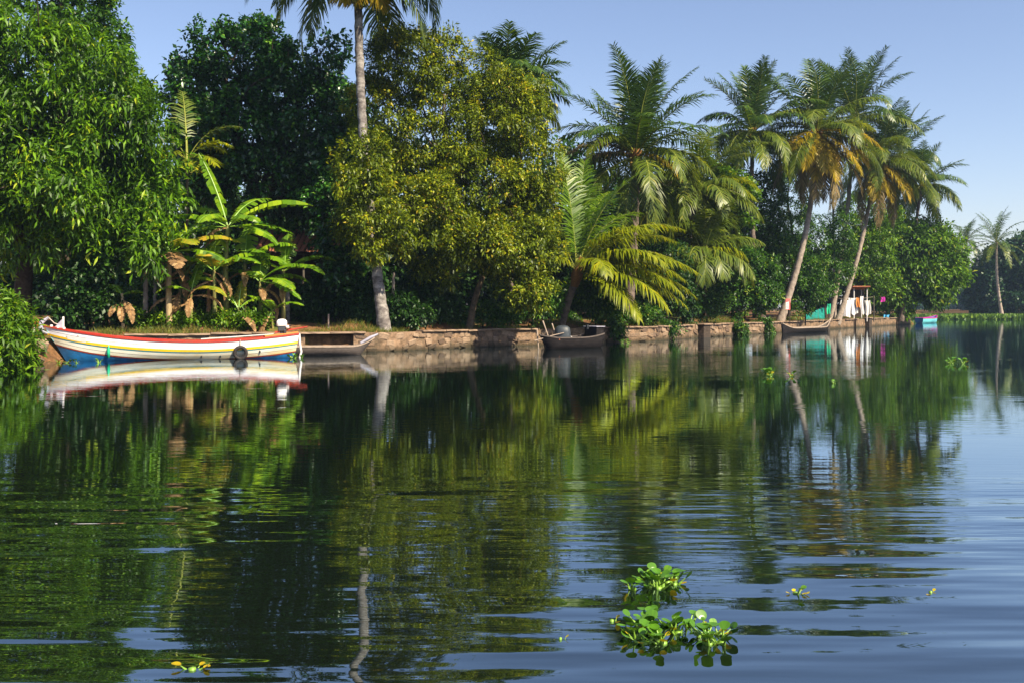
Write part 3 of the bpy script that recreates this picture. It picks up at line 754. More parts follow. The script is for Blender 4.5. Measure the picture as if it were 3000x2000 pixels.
# ---- young bright palm leaning over the wall
def young_palm():
    b = ground(1641, 45.9); root = thing('young_coconut_palm', b, 'young coconut palm with glowing yellow green fronds arching over the wall', 'palm tree')
    C = P(1690, 810, 45.4)
    palm_trunk(root, b - Vector((0, 0, .3)), C, .15, .17, 'palm_tr_d', bow=-.02, rings=14)
    g = G(); g.lathe([(.17, -.5), (.27, 0), (.25, .35), (.10, .9)], C, 10, axis=Vector((.25, -.05, 1))); g.build('crown_shaft', MT['fibre'], root, smooth=True)
    FR = [(-18, 24, 5.8, 62, 'y', .9), (5, 10, 5.8, 52, 'y', .9), (-40, 5, 5.4, 62, 'y', .9), (8, 52, 5.8, 75, 'y', .8), (-35, 35, 4.8, 78, 'y', .9), (-70, 30, 3.6, 85, 'y', .9), (0, 20, 5.2, 60, 'y', .9), (215, 35, 3.6, 90, 'y', .8), (35, 25, 4.8, 65, 'y', .8), (12, 30, 5.3, 62, 'y', .9), (-8, 38, 4.4, 82, 'y', .9), (-25, 14, 5.4, 66, 'y', .9), (-50, -8, 4.6, 52, 'y', .9), (-12, 2, 5.3, 48, 'y', .9), (20, 44, 5.6, 68, 'y', .7),
          (75, 80, 5.6, 22, 'b', .25), (10, 74, 5.4, 40, 'b', .3), (120, 84, 5.8, 20, 'b', .25), (170, 66, 5.0, 62, 'y', .5), (190, 52, 4.2, 84, 'y', .7), (40, 60, 5.4, 62, 'b', .5), (330, 58, 4.4, 80, 'y', .6), (60, 68, 5.6, 50, 'b', .4), (150, 50, 4.4, 80, 'o', .6), (90, 40, 4.6, 70, 'b', .6)]
    for q, (az, el, L, dr, k, h) in enumerate(FR):
        kk = 'y' if k == 'b' else k
        o = add_frond(root, C + Vector((0, 0, .25)), az, el, L, dr, kk, 2400 + q, nl=64, ll=1.2, lw=.075, hang=h * 1.25, stub=.14)
        if k == 'b': o.data.materials[0] = LM['palm_b']
young_palm()
# ---- row of palms going away to the right
palm('coconut_palm', 'slim coconut palm with a thin dark trunk, leftmost of the right-hand palm row', (2237, 68), (2207, 385, 68), 4.6,
     [(6, 62, 88, 10, 40, 'g', .25), (7, 25, 58, 55, 90, 'g', .5), (7, -10, 22, 55, 85, 'o', .7), (3, -45, -20, 30, 50, 'o', .7)], 25, .19, .13, 'palm_tr_d', bow=-.03)
palm('coconut_palm', 'leaning coconut palm with pale trunk and drooping golden fronds, foremost of the right-hand row', (2281, 69.2), (2392, 385, 68.5), 5.0,
     [(6, 55, 88, 10, 45, 'g', .3), (5, 25, 52, 55, 90, 'o', .6), (6, -12, 20, 60, 85, 'o', .9), (5, -62, -30, 20, 45, 'd', .8)], 26, .24, .14, 'palm_tr_p', bow=.045,
     extra=[(225, -5, 4.4, 50, 'G', .9), (335, 5, 4.8, 60, 'G', .9), (270, -45, 3.6, 35, 'G', .9), (250, -60, 3.8, 20, 'G', .9), (310, -45, 3.6, 35, 'G', .9), (285, -70, 3.6, 15, 'd', .8), (350, 25, 4.0, 60, 'y', .8), (205, -25, 4.4, 45, 'G', .9), (240, -20, 4.6, 55, 'G', .9), (320, -25, 4.6, 50, 'G', .9), (295, -50, 4.2, 30, 'G', .9), (0, -10, 4.6, 60, 'G', .9)])
palm('coconut_palm', 'coconut palm with dark upright fronds rising just behind the golden one', (2432, 82), (2502, 345, 82), 5.4,
     [(8, 50, 88, 10, 45, 'g', .3), (7, 15, 48, 55, 90, 'g', .6), (6, -25, 10, 50, 80, 'o', .8), (3, -55, -30, 30, 45, 'd', .8)], 27, .2, .14, 'palm_tr_p', bow=.02)
palm('coconut_palm', 'leaning coconut palm with orange drooping skirt above the laundry', (2452, 81.5), (2566, 470, 81.5), 5.2,
     [(5, 45, 85, 15, 50, 'g', .3), (7, 10, 45, 55, 90, 'o', .6), (6, -30, 10, 50, 75, 'o', .9), (3, -60, -35, 20, 40, 'd', .8)], 28, .2, .14, 'palm_tr_p', bow=.03,
     extra=[(240, -55, 3.8, 25, 'G', .9), (300, -55, 4.0, 25, 'G', .9), (330, -45, 4.2, 30, 'G', .9), (270, -65, 3.8, 15, 'd', .8), (10, 20, 4.8, 60, 'o', .8), (350, -30, 4.6, 45, 'G', .9), (315, -35, 4.6, 40, 'G', .9), (250, -40, 4.4, 40, 'G', .9), (0, -5, 5.0, 60, 'o', .9)])
palm('coconut_palm', 'coconut palm above the round tree, rightmost of the near bank', (2640, 99), (2700, 545, 99), 4.6,
     [(6, 40, 85, 15, 60, 'g', .3), (8, 5, 40, 55, 90, 'g', .6), (6, -35, 5, 40, 70, 'o', .9)], 29, .2, .14, 'palm_tr_d')
palm('coconut_palm', 'coconut palm half hidden between the orange-skirted palm and the rightmost one', (2600, 104), (2640, 455, 104), 5.0,
     [(6, 45, 85, 15, 50, 'g', .3), (8, 5, 42, 55, 90, 'g', .6), (6, -40, 0, 40, 70, 'o', .9)], 30, .2, .14, 'palm_tr_d')
palm('coconut_palm', 'short coconut palm with arching olive fronds between middle palm and palm row', (2010, 60), (2030, 560, 60), 4.6,
     [(4, 45, 80, 30, 70, 'o', .4), (8, 5, 42, 60, 95, 'o', .7), (6, -30, 5, 50, 75, 'o', .9)], 31, .2, .15, 'palm_tr_d', extra=[(330, 20, 4.2, 75, 'y', .9), (5, 35, 4.4, 80, 'y', .7), (200, 25, 4.0, 70, 'd', .8)])
palm('coconut_palm', 'low coconut palm whose feathery fronds hang over the dark bushes beside the young palm', (2015, 57.5), (2060, 735, 57.5), 3.2,
     [(6, 30, 80, 40, 80, 'o', .6), (7, -5, 30, 60, 90, 'o', .9)], 32, .16, .13, 'palm_tr_d', nuts=False, extra=[(340, 18, 2.7, 70, 'y', 1.0), (310, 10, 2.4, 70, 'o', 1.0)])
g_root = thing('palm_trunk', ground(2446, 84), 'thin pale bare trunk standing between two leaning palms', 'tree trunk')
palm_trunk(g_root, ground(2446, 84) - Vector((0, 0, .2)), P(2440, 560, 84), .12, .09, 'palm_tr_p', rings=20)

# ---- shrubs and trees filling the bank
BUSH = [
 ('leafy_tree', 'yellow green leafy tree under the short arching palm', [(2075, 545, 75, 75), (2110, 630, 95, 85), (2020, 660, 85, 85), (2160, 570, 60, 70), (1985, 740, 70, 70)], 62, 'bright', 1500, .24, .13),
 ('leafy_tree', 'mid green leafy tree behind the slim dark trunk', [(2180, 660, 90, 100), (2240, 600, 75, 90), (2150, 530, 55, 60), (2270, 700, 60, 80)], 72, 'bush', 1500, .26, .13),
 ('leafy_tree', 'small-leaved tree left of the leaning pale palm trunk', [(2310, 580, 75, 95), (2290, 690, 85, 95), (2325, 515, 45, 45)], 74, 'bush', 1400, .2, .08),
 ('shrub', 'low bright green shrub on the bank beside the dark wall pier', [(2065, 850, 50, 70), (2050, 900, 45, 35), (2100, 880, 35, 40)], 58.5, 'bush', 900, .15, .08),
 ('shrub', 'broad glossy shrub spreading left of the leaning palm base', [(2200, 790, 80, 70), (2140, 760, 60, 60), (2230, 850, 60, 60), (2160, 870, 70, 50)], 66, 'bush', 1300, .26, .12),
 ('shrub', 'drooping leafy shrub just right of the leaning palm base', [(2350, 800, 50, 60), (2340, 880, 45, 40), (2390, 840, 35, 50)], 71, 'bush', 900, .24, .09),
 ('leafy_tree', 'dense small-leaved tree between the two leaning palms', [(2385, 720, 65, 90), (2425, 790, 65, 80), (2455, 690, 45, 80)], 80, 'bush', 1400, .22, .10),
 ('leafy_tree', 'bright tree above the white laundry', [(2525, 620, 65, 60), (2475, 770, 60, 80), (2535, 730, 75, 80), (2565, 820, 55, 45), (2600, 660, 60, 50)], 90, 'bright', 1600, .28, .13),
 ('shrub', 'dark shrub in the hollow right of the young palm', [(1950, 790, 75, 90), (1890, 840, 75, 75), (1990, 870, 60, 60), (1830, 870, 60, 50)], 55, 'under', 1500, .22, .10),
 ('shrub', 'leafy shrub at the foot of the young palm', [(1720, 860, 60, 50), (1770, 890, 50, 40), (1740, 790, 50, 40)], 47.5, 'bush', 800, .17, .08),
 ('shrub', 'fresh green shrub between the leaning trunk and the young palm', [(1560, 890, 60, 50), (1500, 900, 50, 45), (1610, 880, 35, 45)], 44.5, 'bush', 900, .16, .07),
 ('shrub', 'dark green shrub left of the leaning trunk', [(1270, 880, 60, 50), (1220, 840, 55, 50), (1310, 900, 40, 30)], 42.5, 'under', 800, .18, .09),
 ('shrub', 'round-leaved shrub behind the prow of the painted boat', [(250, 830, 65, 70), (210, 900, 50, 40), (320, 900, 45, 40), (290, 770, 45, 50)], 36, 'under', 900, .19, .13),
 ('shrub', 'long-leaved creeper hanging over the water at the left edge', [(-20, 930, 70, 70), (30, 1000, 50, 80), (-30, 1080, 80, 60), (45, 1090, 30, 40)], 26.2, 'bright', 1000, .24, .065),
 ('shrub', 'dark leafy undergrowth behind the left half of the banana clump', [(470, 860, 70, 60), (560, 840, 70, 70), (420, 900, 60, 40), (520, 910, 60, 35)], 39.2, 'bush', 1300, .22, .11),
 ('shrub', 'leafy undergrowth between the banana stems near the hut', [(660, 850, 70, 60), (730, 870, 60, 55), (600, 900, 60, 40), (690, 915, 60, 30)], 38.9, 'bush', 1300, .22, .11),
 ('shrub', 'low leafy plants along the bank edge behind the painted boat', [(400, 935, 50, 22), (560, 940, 60, 20), (660, 938, 50, 20), (740, 935, 50, 22), (480, 938, 40, 20)], 37.0, 'bright', 800, .15, .07),
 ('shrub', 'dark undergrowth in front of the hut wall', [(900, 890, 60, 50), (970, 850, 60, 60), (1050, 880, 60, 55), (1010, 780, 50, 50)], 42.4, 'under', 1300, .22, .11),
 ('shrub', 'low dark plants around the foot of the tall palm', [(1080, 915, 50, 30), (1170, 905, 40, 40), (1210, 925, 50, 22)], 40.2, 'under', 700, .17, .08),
 ('shrub', 'sunlit weeds on the mound right of the leaning olive trunk', [(1430, 915, 40, 30), (1480, 930, 40, 20), (1340, 925, 30, 22)], 43.2, 'bush', 600, .14, .06),
 ('shrub', 'hanging weeds along the wall top beside the young palm', [(1660, 935, 40, 18), (1800, 930, 50, 22), (1890, 925, 50, 25)], 50.2, 'bush', 700, .16, .07),
]
for q, (nm, lab, lob, d, lf, n, Ln, Wd) in enumerate(BUSH):
    px0 = sum(l[0] for l in lob) / len(lob); py_top = min(l[1] for l in lob)
    low = max(lob, key=lambda l: l[1])
    bd = d + .6 if q != 13 else d + 1.4
    tree(nm, lab, 'tree' if nm == 'leafy_tree' else 'shrub', lob, d, (px0, bd), (px0, (low[1] + py_top) / 2, bd), n, 10, Ln, Wd, lf, droop=.5, r0=.10 if nm == 'leafy_tree' else .04, seed=60 + q, limbs=3, bark='bark_d', inner=.3)
# round mango on the point
tree('mango_tree', 'dense rounded mango tree leaning over the water at the far point', 'tree',
     [(2580, 740, 85, 85), (2680, 700, 85, 65), (2760, 740, 60, 65), (2700, 800, 95, 65), (2600, 840, 70, 50), (2790, 790, 35, 50), (2730, 860, 50, 30), (2620, 670, 60, 45), (2640, 890, 40, 25)],
     100, (2640, 103), (2650, 850, 101.5), 3000, 11, .50, .19, 'bright', droop=.6, r0=.35, seed=90, bark='bark_d', gap=.3, limbs=6)
# dark wood behind: individual trees
BACK = [(2010, 640, 120, 130), (-180, 300, 230, 260), (60, 560, 240, 230), (330, 640, 200, 200), (560, 640, 170, 210), (800, 700, 200, 190), (1010, 560, 190, 260), (1230, 640, 190, 240), (1450, 650, 180, 220), (1640, 640, 150, 210), (1790, 700, 130, 180), (1930, 660, 110, 150)]
WORD = ['behind the short arching palm', 'beyond the left edge behind the mango', 'behind the mango trunk', 'behind the painted boat bow', 'behind the banana clump', 'behind the tiled hut', 'behind the tall palm trunk', 'behind the middle of the olive-leaved tree', 'behind the right half of the olive-leaved tree', 'behind the young palm', 'behind the rough trunk of the middle palm', 'left of the short arching palm']
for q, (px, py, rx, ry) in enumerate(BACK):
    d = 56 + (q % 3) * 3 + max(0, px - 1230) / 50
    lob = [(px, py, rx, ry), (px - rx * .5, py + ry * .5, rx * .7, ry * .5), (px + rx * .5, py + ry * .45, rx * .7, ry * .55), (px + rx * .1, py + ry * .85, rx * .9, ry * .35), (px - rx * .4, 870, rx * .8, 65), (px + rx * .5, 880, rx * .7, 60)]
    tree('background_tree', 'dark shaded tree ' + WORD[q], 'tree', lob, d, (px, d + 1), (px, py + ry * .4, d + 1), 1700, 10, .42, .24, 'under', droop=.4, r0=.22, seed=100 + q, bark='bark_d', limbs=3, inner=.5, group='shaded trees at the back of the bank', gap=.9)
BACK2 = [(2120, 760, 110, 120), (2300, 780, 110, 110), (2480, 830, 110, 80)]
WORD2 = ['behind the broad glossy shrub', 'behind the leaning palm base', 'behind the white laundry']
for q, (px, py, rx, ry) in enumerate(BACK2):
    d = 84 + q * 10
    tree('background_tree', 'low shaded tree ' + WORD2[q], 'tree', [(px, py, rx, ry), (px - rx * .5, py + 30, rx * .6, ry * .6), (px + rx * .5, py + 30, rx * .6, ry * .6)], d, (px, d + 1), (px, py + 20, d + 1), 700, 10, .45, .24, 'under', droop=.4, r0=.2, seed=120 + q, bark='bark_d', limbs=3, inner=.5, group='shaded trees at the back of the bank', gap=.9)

# ---- far bank
def far_ground(px, d): return Vector(((px - 1500) / F_PX * d, d, .7))
def far_tree(label, lob, d, px, leaf='far', n=900, seed=1, Ln=.6, Wd=.35):
    b = far_ground(px, d + 1); root = thing('far_tree', b, label, 'tree', 'trees on the far bank')
    L = px_lobes(lob, d); c = L[0][0]
    g = G(); g.tube(limb_path(b - Vector((0, 0, .4)), Vector((c.x, d + 1, c.z)), seed), [.35 - .03 * i for i in range(8)], 7); g.build('trunk', MT['bark_d'], root, smooth=True)
    V, T, rn = foliage(L, n, 10, Ln, Wd, .4, seed, inner=.4, gap=.8)
    link('crown', tri_mesh('crown', V - np.array(tuple(b)), T, LM[leaf], rn), root)
far_tree('dark tree mass on the far bank at the right edge of the frame', [(3010, 790, 95, 100), (2940, 840, 80, 75), (3060, 740, 80, 70), (2990, 870, 90, 45)], 160, 3000, n=2600, seed=201)
far_tree('dark rounded tree on the far bank under the large far palm', [(2895, 830, 55, 85), (2925, 780, 50, 65), (2890, 885, 55, 35)], 163, 2895, n=1800, seed=202)
far_tree('pale hazy tree on the far bank just right of the round mango', [(2790, 835, 60, 75), (2830, 860, 50, 50), (2760, 880, 50, 35)], 330, 2795, n=1400, seed=203, Ln=1.0, Wd=.6)
far_tree('pale hazy tree on the far bank seen below the round mango crown', [(2710, 880, 60, 35), (2660, 870, 50, 40)], 300, 2700, n=800, seed=204, Ln=1.0, Wd=.6)
far_tree('low hazy tree between the two far palms', [(2850, 860, 45, 55)], 250, 2850, n=600, seed=205, Ln=.8, Wd=.5)
for (lab, base, top, L, sd) in [('smaller hazy coconut palm on the far bank', (2846, 185), (2832, 705, 185), 5.2, 41), ('larger hazy coconut palm on the far bank', (2936, 156), (2920, 710, 156), 6.2, 42)]:
    b = far_ground(*base); C = P(*top); root = thing('coconut_palm', b, lab, 'palm tree', 'palms on the far bank')
    palm_trunk(root, b - Vector((0, 0, .3)), C, .24, .16, 'palm_tr_p', bow=-.03, rings=20)
    r = random.Random(sd)
    for k in range(24):
        el = 85 - k * 5.2; add_frond(root, C, k * 137.5, el, L * r.uniform(.85, 1.05), r.uniform(30, 80), 'g' if k < 17 else 'o', sd * 100 + k, nl=26, ll=.95, lw=.12, hang=.6)
# strip of floating plants along the far bank and blades of bank grass
R_ = np.random.default_rng(5)
def blades(cx, cy, cz, n, h, w, leaf, name, seed, label=None, cat=None):
    R = np.random.default_rng(seed)
    N = len(cx)
    a = R.uniform(0, 6.28, N); lean = R.normal(0, .45, (N, 2)); H = h * R.uniform(.5, 1.3, N)
    b = np.stack([cx, cy, cz], 1); s = np.stack([np.cos(a), np.sin(a), 0 * a], 1) * (w * .5)
    tip = b + np.stack([lean[:, 0] * H, lean[:, 1] * H, H], 1)
    V = np.stack([b + s, b - s, tip], 1).reshape(-1, 3); T = np.arange(N * 3).reshape(-1, 3)
    o = link(name, tri_mesh(name, V, T, LM[leaf], np.clip(R.normal(.45, .25, N), 0, 1)))
    return tag(o, label, cat, kind='stuff')
xs = R_.uniform(56, 150, 42000); ys = 149 + (xs < 66) * (66 - xs) * 1.6 - np.clip(xs - 80, 0, 200) * .06 + R_.uniform(-3, 12, 42000)
blades(xs, ys, np.where(R_.random(42000) < .5, 0, .25), 0, .55, .35, 'mat', 'floating_plant_strip', 6, 'long bright green strip of floating plants along the far bank', 'water plants')
gx, gy, gzz = [], [], []
for q in range(52000):
    p = rng.uniform(16.5, 105); sx, sy = shore_at(p); t = .35 + abs(rng.gauss(0, 1.1))
    x, y = sx - NY * t, sy + NX * t
    if mn.noise(Vector((x * .7, y * .7, 3.3))) < .02 - .25 * (p < 20): continue
    gx.append(x); gy.append(y); gzz.append(gz(x, y) - .02)
blades(np.array(gx), np.array(gy), np.array(gzz), 0, .20, .024, 'grass', 'bank_grass', 8, 'dry and green grass tufts along the top of the wall', 'grass')

# ------------------------------------------------------------------ banana plants
def banana_leaf(root, C, az, el, L, droop, Wd, kind, seed, tear=.5, hang=.34):
    R = random.Random(seed); n = 20
    az, el, droop = math.radians(az), math.radians(el), math.radians(droop)
    pts, tg = [Vector(C)], []
    for i in range(n):
        e = el - droop * ((i + .5) / n) ** 1.3
        t = Vector((math.cos(e) * math.cos(az), math.cos(e) * math.sin(az), math.sin(e))); tg.append(t); pts.append(pts[-1] + t * (L / n))
    side = Vector((-math.sin(az), math.cos(az), 0))
    V, T, rn, mi = [], [], [], []
    def quad(a, b, c, d, r, m):
        k = len(V); V.extend([a, b, c, d]); T.extend([(k, k + 1, k + 2), (k, k + 2, k + 3)]); rn.extend([r, r]); mi.extend([m, m])
    for i in range(n):
        r0, r1 = .035 * (1 - .85 * i / n), .035 * (1 - .85 * (i + 1) / n)
        up = side.cross(tg[i])
        quad(pts[i] + side * r0, pts[i] - side * r0, pts[i + 1] - side * r1, pts[i + 1] + side * r1, .6, 1)
        quad(pts[i] + side * r0, pts[i + 1] + side * r1, pts[i + 1] - up * r1, pts[i] - up * r0, .6, 1)
        quad(pts[i] - side * r0, pts[i] - up * r0, pts[i + 1] - up * r1, pts[i + 1] - side * r1, .6, 1)
    for sd in (-1, 1):
        hg = hang * R.uniform(.7, 1.2); rr = R.uniform(.35, .6)
        for i in range(3, n):
            if R.random() < tear: hg = hang * R.uniform(.3, 2.4); rr = min(1, max(0, R.gauss(.5, .16)))
            s0, s1 = (i - 3) / (n - 3), (i - 2) / (n - 3)
            w = lambda s: Wd * .95 * max(0.02, math.sin(math.pi * min(1, s * .93 + .07)) ** .7)
            gp = R.uniform(.15, .4) if R.random() < tear else 0.0; r2 = rr + R.uniform(-.14, .14)
            a0, a1 = pts[i], pts[i + 1]
            a1i = a0.lerp(a1, 1 - gp * .5)
            t = tg[i]; up = side.cross(t)
            if up.z < 0: up = -up
            def off(base, wd):
                d1 = (side * sd + t * .25 + up * .15).normalized(); d2 = (side * sd + t * .25 + Vector((0, 0, -hg * 1.6))).normalized()
                m = base + d1 * wd * .5; return m, m + d2 * wd * .5
            m0, e0 = off(a0, w(s0)); m1, e1 = off(a1i, w(s1) * (1 - gp))
            quad(a0, a1i, m1, m0, r2, 0); quad(m0, m1, e1, e0, r2 + .05, 0)
    me = tri_mesh('leaf', np.array([tuple(v) for v in V]) - np.array(tuple(ROOT[root])), np.array(T), [LM[{'g': 'banana', 'y': 'banana_y', 'd': 'banana_d'}[kind]], MT['petiole' if kind != 'd' else 'rachis_d']], rn, mi)
    return link('leaf', me, root)

def banana(label, base, h_py, leaves, seed, r=.10, sm='stem', dead=3):
    b = ground(*base); top = P(base[0] + rng.uniform(-4, 4), h_py, base[1])
    root = thing('banana_plant', b, label, 'banana plant', 'banana clump behind the painted boat')
    g = G(); g.tube(limb_path(b - Vector((0, 0, .2)), top, seed, .02), [r * (1.25 - .07 * i) for i in range(8)], 9); g.build('stem', MT[sm], root, smooth=True)
    for q, (az, el, L, dr, W, k) in enumerate(leaves):
        banana_leaf(root, top - Vector((0, 0, .1)), az, el, L * 1.15, dr, W, k, seed * 50 + q)
    R = random.Random(seed)
    for q in range(dead):
        banana_leaf(root, top - Vector((0, 0, R.uniform(.1, .6))), R.uniform(180, 360), R.uniform(-20, 20), R.uniform(.9, 1.5), R.uniform(70, 100), .22, 'd', seed * 50 + 30 + q, .8, .9)
BD = 37.0
banana('tallest banana plant with wide arching leaves and one upright leaf', (668, 37.4), 660, [(5, 42, 3.0, 62, .62, 'g'), (178, 30, 2.1, 50, .55, 'g'), (168, 74, 2.7, 16, .6, 'g'), (345, 8, 2.0, 60, .55, 'g'), (195, 5, 1.9, 55, .5, 'g'), (250, 40, 1.7, 90, .5, 'g'), (60, 55, 2.4, 60, .55, 'g'), (320, 35, 1.8, 75, .5, 'g'), (150, 50, 2.0, 70, .5, 'g'), (20, 15, 2.2, 45, .5, 'g')], 31, .10)
banana('banana plant with a yellowing drooping leaf and orange dried stem', (498, 36.6), 735, [(10, 38, 2.4, 68, .62, 'y'), (340, 12, 2.3, 48, .52, 'g'), (190, 40, 1.5, 80, .5, 'y'), (60, 60, 1.8, 50, .5, 'g'), (300, 10, 1.4, 80, .45, 'd'), (30, 20, 2.0, 60, .5, 'g'), (320, 45, 1.6, 85, .5, 'y'), (160, 65, 1.6, 50, .45, 'g')], 32, .10, 'stem_p', 5)
banana('slim banana plant with small leaves in front of the hut', (762, 37.6), 820, [(8, 48, 1.9, 75, .5, 'g'), (30, 30, 1.8, 70, .5, 'g'), (185, 45, 1.4, 70, .45, 'g'), (330, 20, 1.6, 70, .5, 'g'), (100, 75, 1.4, 30, .45, 'g'), (350, 0, 1.6, 50, .45, 'g'), (270, 45, 1.2, 80, .45, 'g')], 33, .065, 'stem')
banana('banana plant with broad pale leaf leaning toward the hut', (715, 37.9), 770, [(15, 55, 1.9, 75, .6, 'g'), (350, 35, 1.7, 85, .55, 'g'), (90, 80, 1.5, 20, .5, 'g'), (200, 40, 1.4, 80, .45, 'g'), (310, 50, 1.5, 80, .5, 'g'), (250, 30, 1.3, 80, .45, 'y')], 34, .08)
banana('young banana shoot with upright pale leaves near the bank edge', (700, 36.9), 900, [(160, 62, 1.1, 40, .3, 'g'), (30, 48, 1.2, 60, .32, 'g'), (80, 80, 1.0, 15, .28, 'y')], 35, .045, dead=1)
banana('short banana shoot with hanging yellow green leaf behind the boat', (560, 36.5), 850, [(340, 30, 1.5, 85, .34, 'y'), (200, 35, 1.3, 95, .34, 'g'), (80, 70, 1.2, 30, .3, 'g')], 36, .06)
banana('banana plant with brown dried leaves hanging around its stem', (545, 37.6), 780, [(30, 60, 1.8, 60, .5, 'g'), (150, 50, 1.6, 70, .5, 'g'), (330, 40, 1.4, 80, .45, 'y')], 37, .09, 'stem', 6)
banana('leafless dry banana stem with shredded brown leaves left of the clump', (360, 35.9), 860, [(150, 60, .7, 60, .3, 'g'), (20, 40, .7, 70, .3, 'g')], 38, .055, 'stem_p', 3)
banana('low banana sucker with a broad leaf close to the outboard motor', (800, 37.3), 905, [(350, 40, 1.2, 70, .4, 'g'), (190, 55, 1.0, 50, .32, 'g'), (270, 50, .9, 60, .3, 'g')], 39, .04, dead=1)
banana('bushy banana plant with crossing leaves in the middle of the clump', (630, 36.8), 790, [(340, 40, 1.9, 75, .55, 'g'), (15, 50, 1.8, 75, .55, 'g'), (200, 45, 1.7, 75, .5, 'g'), (270, 55, 1.4, 80, .5, 'y'), (100, 78, 1.6, 25, .5, 'g')], 40, .08)
banana('banana plant with hanging torn leaves at the right of the clump', (830, 38.2), 790, [(10, 45, 1.9, 75, .55, 'g'), (340, 30, 1.7, 80, .5, 'g'), (190, 40, 1.6, 75, .5, 'g'), (90, 75, 1.5, 25, .5, 'g')], 41, .07)
banana('small banana plant at the foot of the areca palm', (525, 37.2), 840, [(350, 45, 1.4, 80, .42, 'g'), (190, 50, 1.3, 75, .4, 'g'), (60, 70, 1.2, 40, .4, 'y')], 42, .06, dead=4)
for q, (px, top, lab, w, m) in enumerate([(425, 770, 'pale upright trunk left of the banana clump', .10, 'palm_tr_p'), (452, 790, 'thinner grey trunk beside the pale upright trunk', .07, 'palm_tr'), (305, 840, 'short brown trunk behind the painted boat bow', .10, 'bark_d'), (610, 830, 'reddish brown stem in the middle of the banana clump', .09, 'rachis_d'), (840, 850, 'grey post-like trunk at the left of the hut', .11, 'palm_tr'), (1150, 800, 'thin brown trunk right beside the tall palm', .07, 'palm_tr_p')]):
    d = 37.3 if px < 700 else 40.5
    b = ground(px, d); root = thing('tree_trunk', b, lab, 'tree trunk')
    palm_trunk(root, b - Vector((0, 0, .2)), P(px + 3, top, d), w, w * .8, m, rings=16)

# ------------------------------------------------------------------ hut
def hut():
    d = 44.5; x0, x1 = P(770, 0, d).x, P(1010, 0, d).x
    z0 = gz(x0, d) - .05; ez = P(0, 742, d).z; rz = ez + 1.15
    root = thing('hut', ((x0 + x1) / 2, d, z0), 'dark hut with a terracotta tiled roof half hidden behind the bananas', 'hut')
    n = 12
    for k in range(n):
        w = (x1 - x0) / n
        g = G(); g.box((x0 + (k + .5) * w, d + 1.2 + rng.uniform(-.015, .015), (z0 + ez) / 2), (w * .97, .04, ez - z0)); g.build('wall_plank', MT['hutwall'], root)
    g = G()
    for x in (x0, x1): g.box((x, d + 2.4, (z0 + ez) / 2), (.06, 2.4, ez - z0))
    g.box(((x0 + x1) / 2, d + 3.6, (z0 + ez) / 2), (x1 - x0, .06, ez - z0)); g.build('side_wall', MT['hutwall'], root)
    g = G(); g.box(((x0 * .55 + x1 * .45), d + 1.165, z0 + 1.0), (.85, .03, 2.0)); dr = g.build('door', MT['bark_d'], root)
    for k in range(5):
        x = x0 + (x1 - x0) * k / 4
        g = G(); g.tube([(x, d - .1, z0 - .2), (x + rng.uniform(-.03, .03), d - .1, ez)], .055, 8); g.build('post', MT['post'], root, smooth=True)
    g = G(); g.tube([(x0 - .2, d - .1, ez - .03), (x1 + .2, d - .1, ez - .03)], .06, 6); g.build('eave_beam', MT['post'], root)
    # roof: two slopes of overlapping tiles on boards
    yr = d + 1.9; ye = d - .45
    g = G(); g.grid([[(x0 - .35, ye, ez - .02), (x1 + .35, ye, ez - .02)], [(x0 - .1, yr, rz), (x1 + .1, yr, rz)], [(x0 - .35, d + 4.2, ez), (x1 + .35, d + 4.2, ez)]])
    roof = g.build('roof', MT['hutwall'], root)
    sl = math.atan2(rz - ez, yr - ye)
    t = G(); rows = []
    for j in range(5):
        a = math.pi * j / 4; rows.append([(-.11 * math.cos(a), y, .045 * math.sin(a) + zz) for y, zz in ((-.2, .03), (.2, 0))])
    t.grid(rows)
    to = t.build('tile', MT['tile']); tm = to.data; bpy.data.objects.remove(to)
    nx, nr = 17, 8
    for r in range(nr):
        for c in range(nx):
            o = link('tile', tm, roof)
            f = (r + .35) / nr; y = ye + (yr - ye) * f; z = ez + (rz - ez) * f + .02
            xx = x0 - .3 + (x1 - x0 + .6) * (c + .5) / nx
            o.location = Vector((xx + rng.uniform(-.01, .01), y, z)) - ROOT[root]
            o.rotation_euler = (sl + rng.uniform(-.03, .03), 0, rng.uniform(-.04, .04)); o.scale = (1, 1.05, 1)
hut()
# small stake on the bank
b = ground(962, 38.6); g = G(); g.tube([b - Vector((0, 0, .2)), b + Vector((.01, 0, .55))], .035, 7); tag(g.build('stake', MT['wood_l'], org=b), 'short pale wooden stake on the bank above the grey canoe', 'stake')

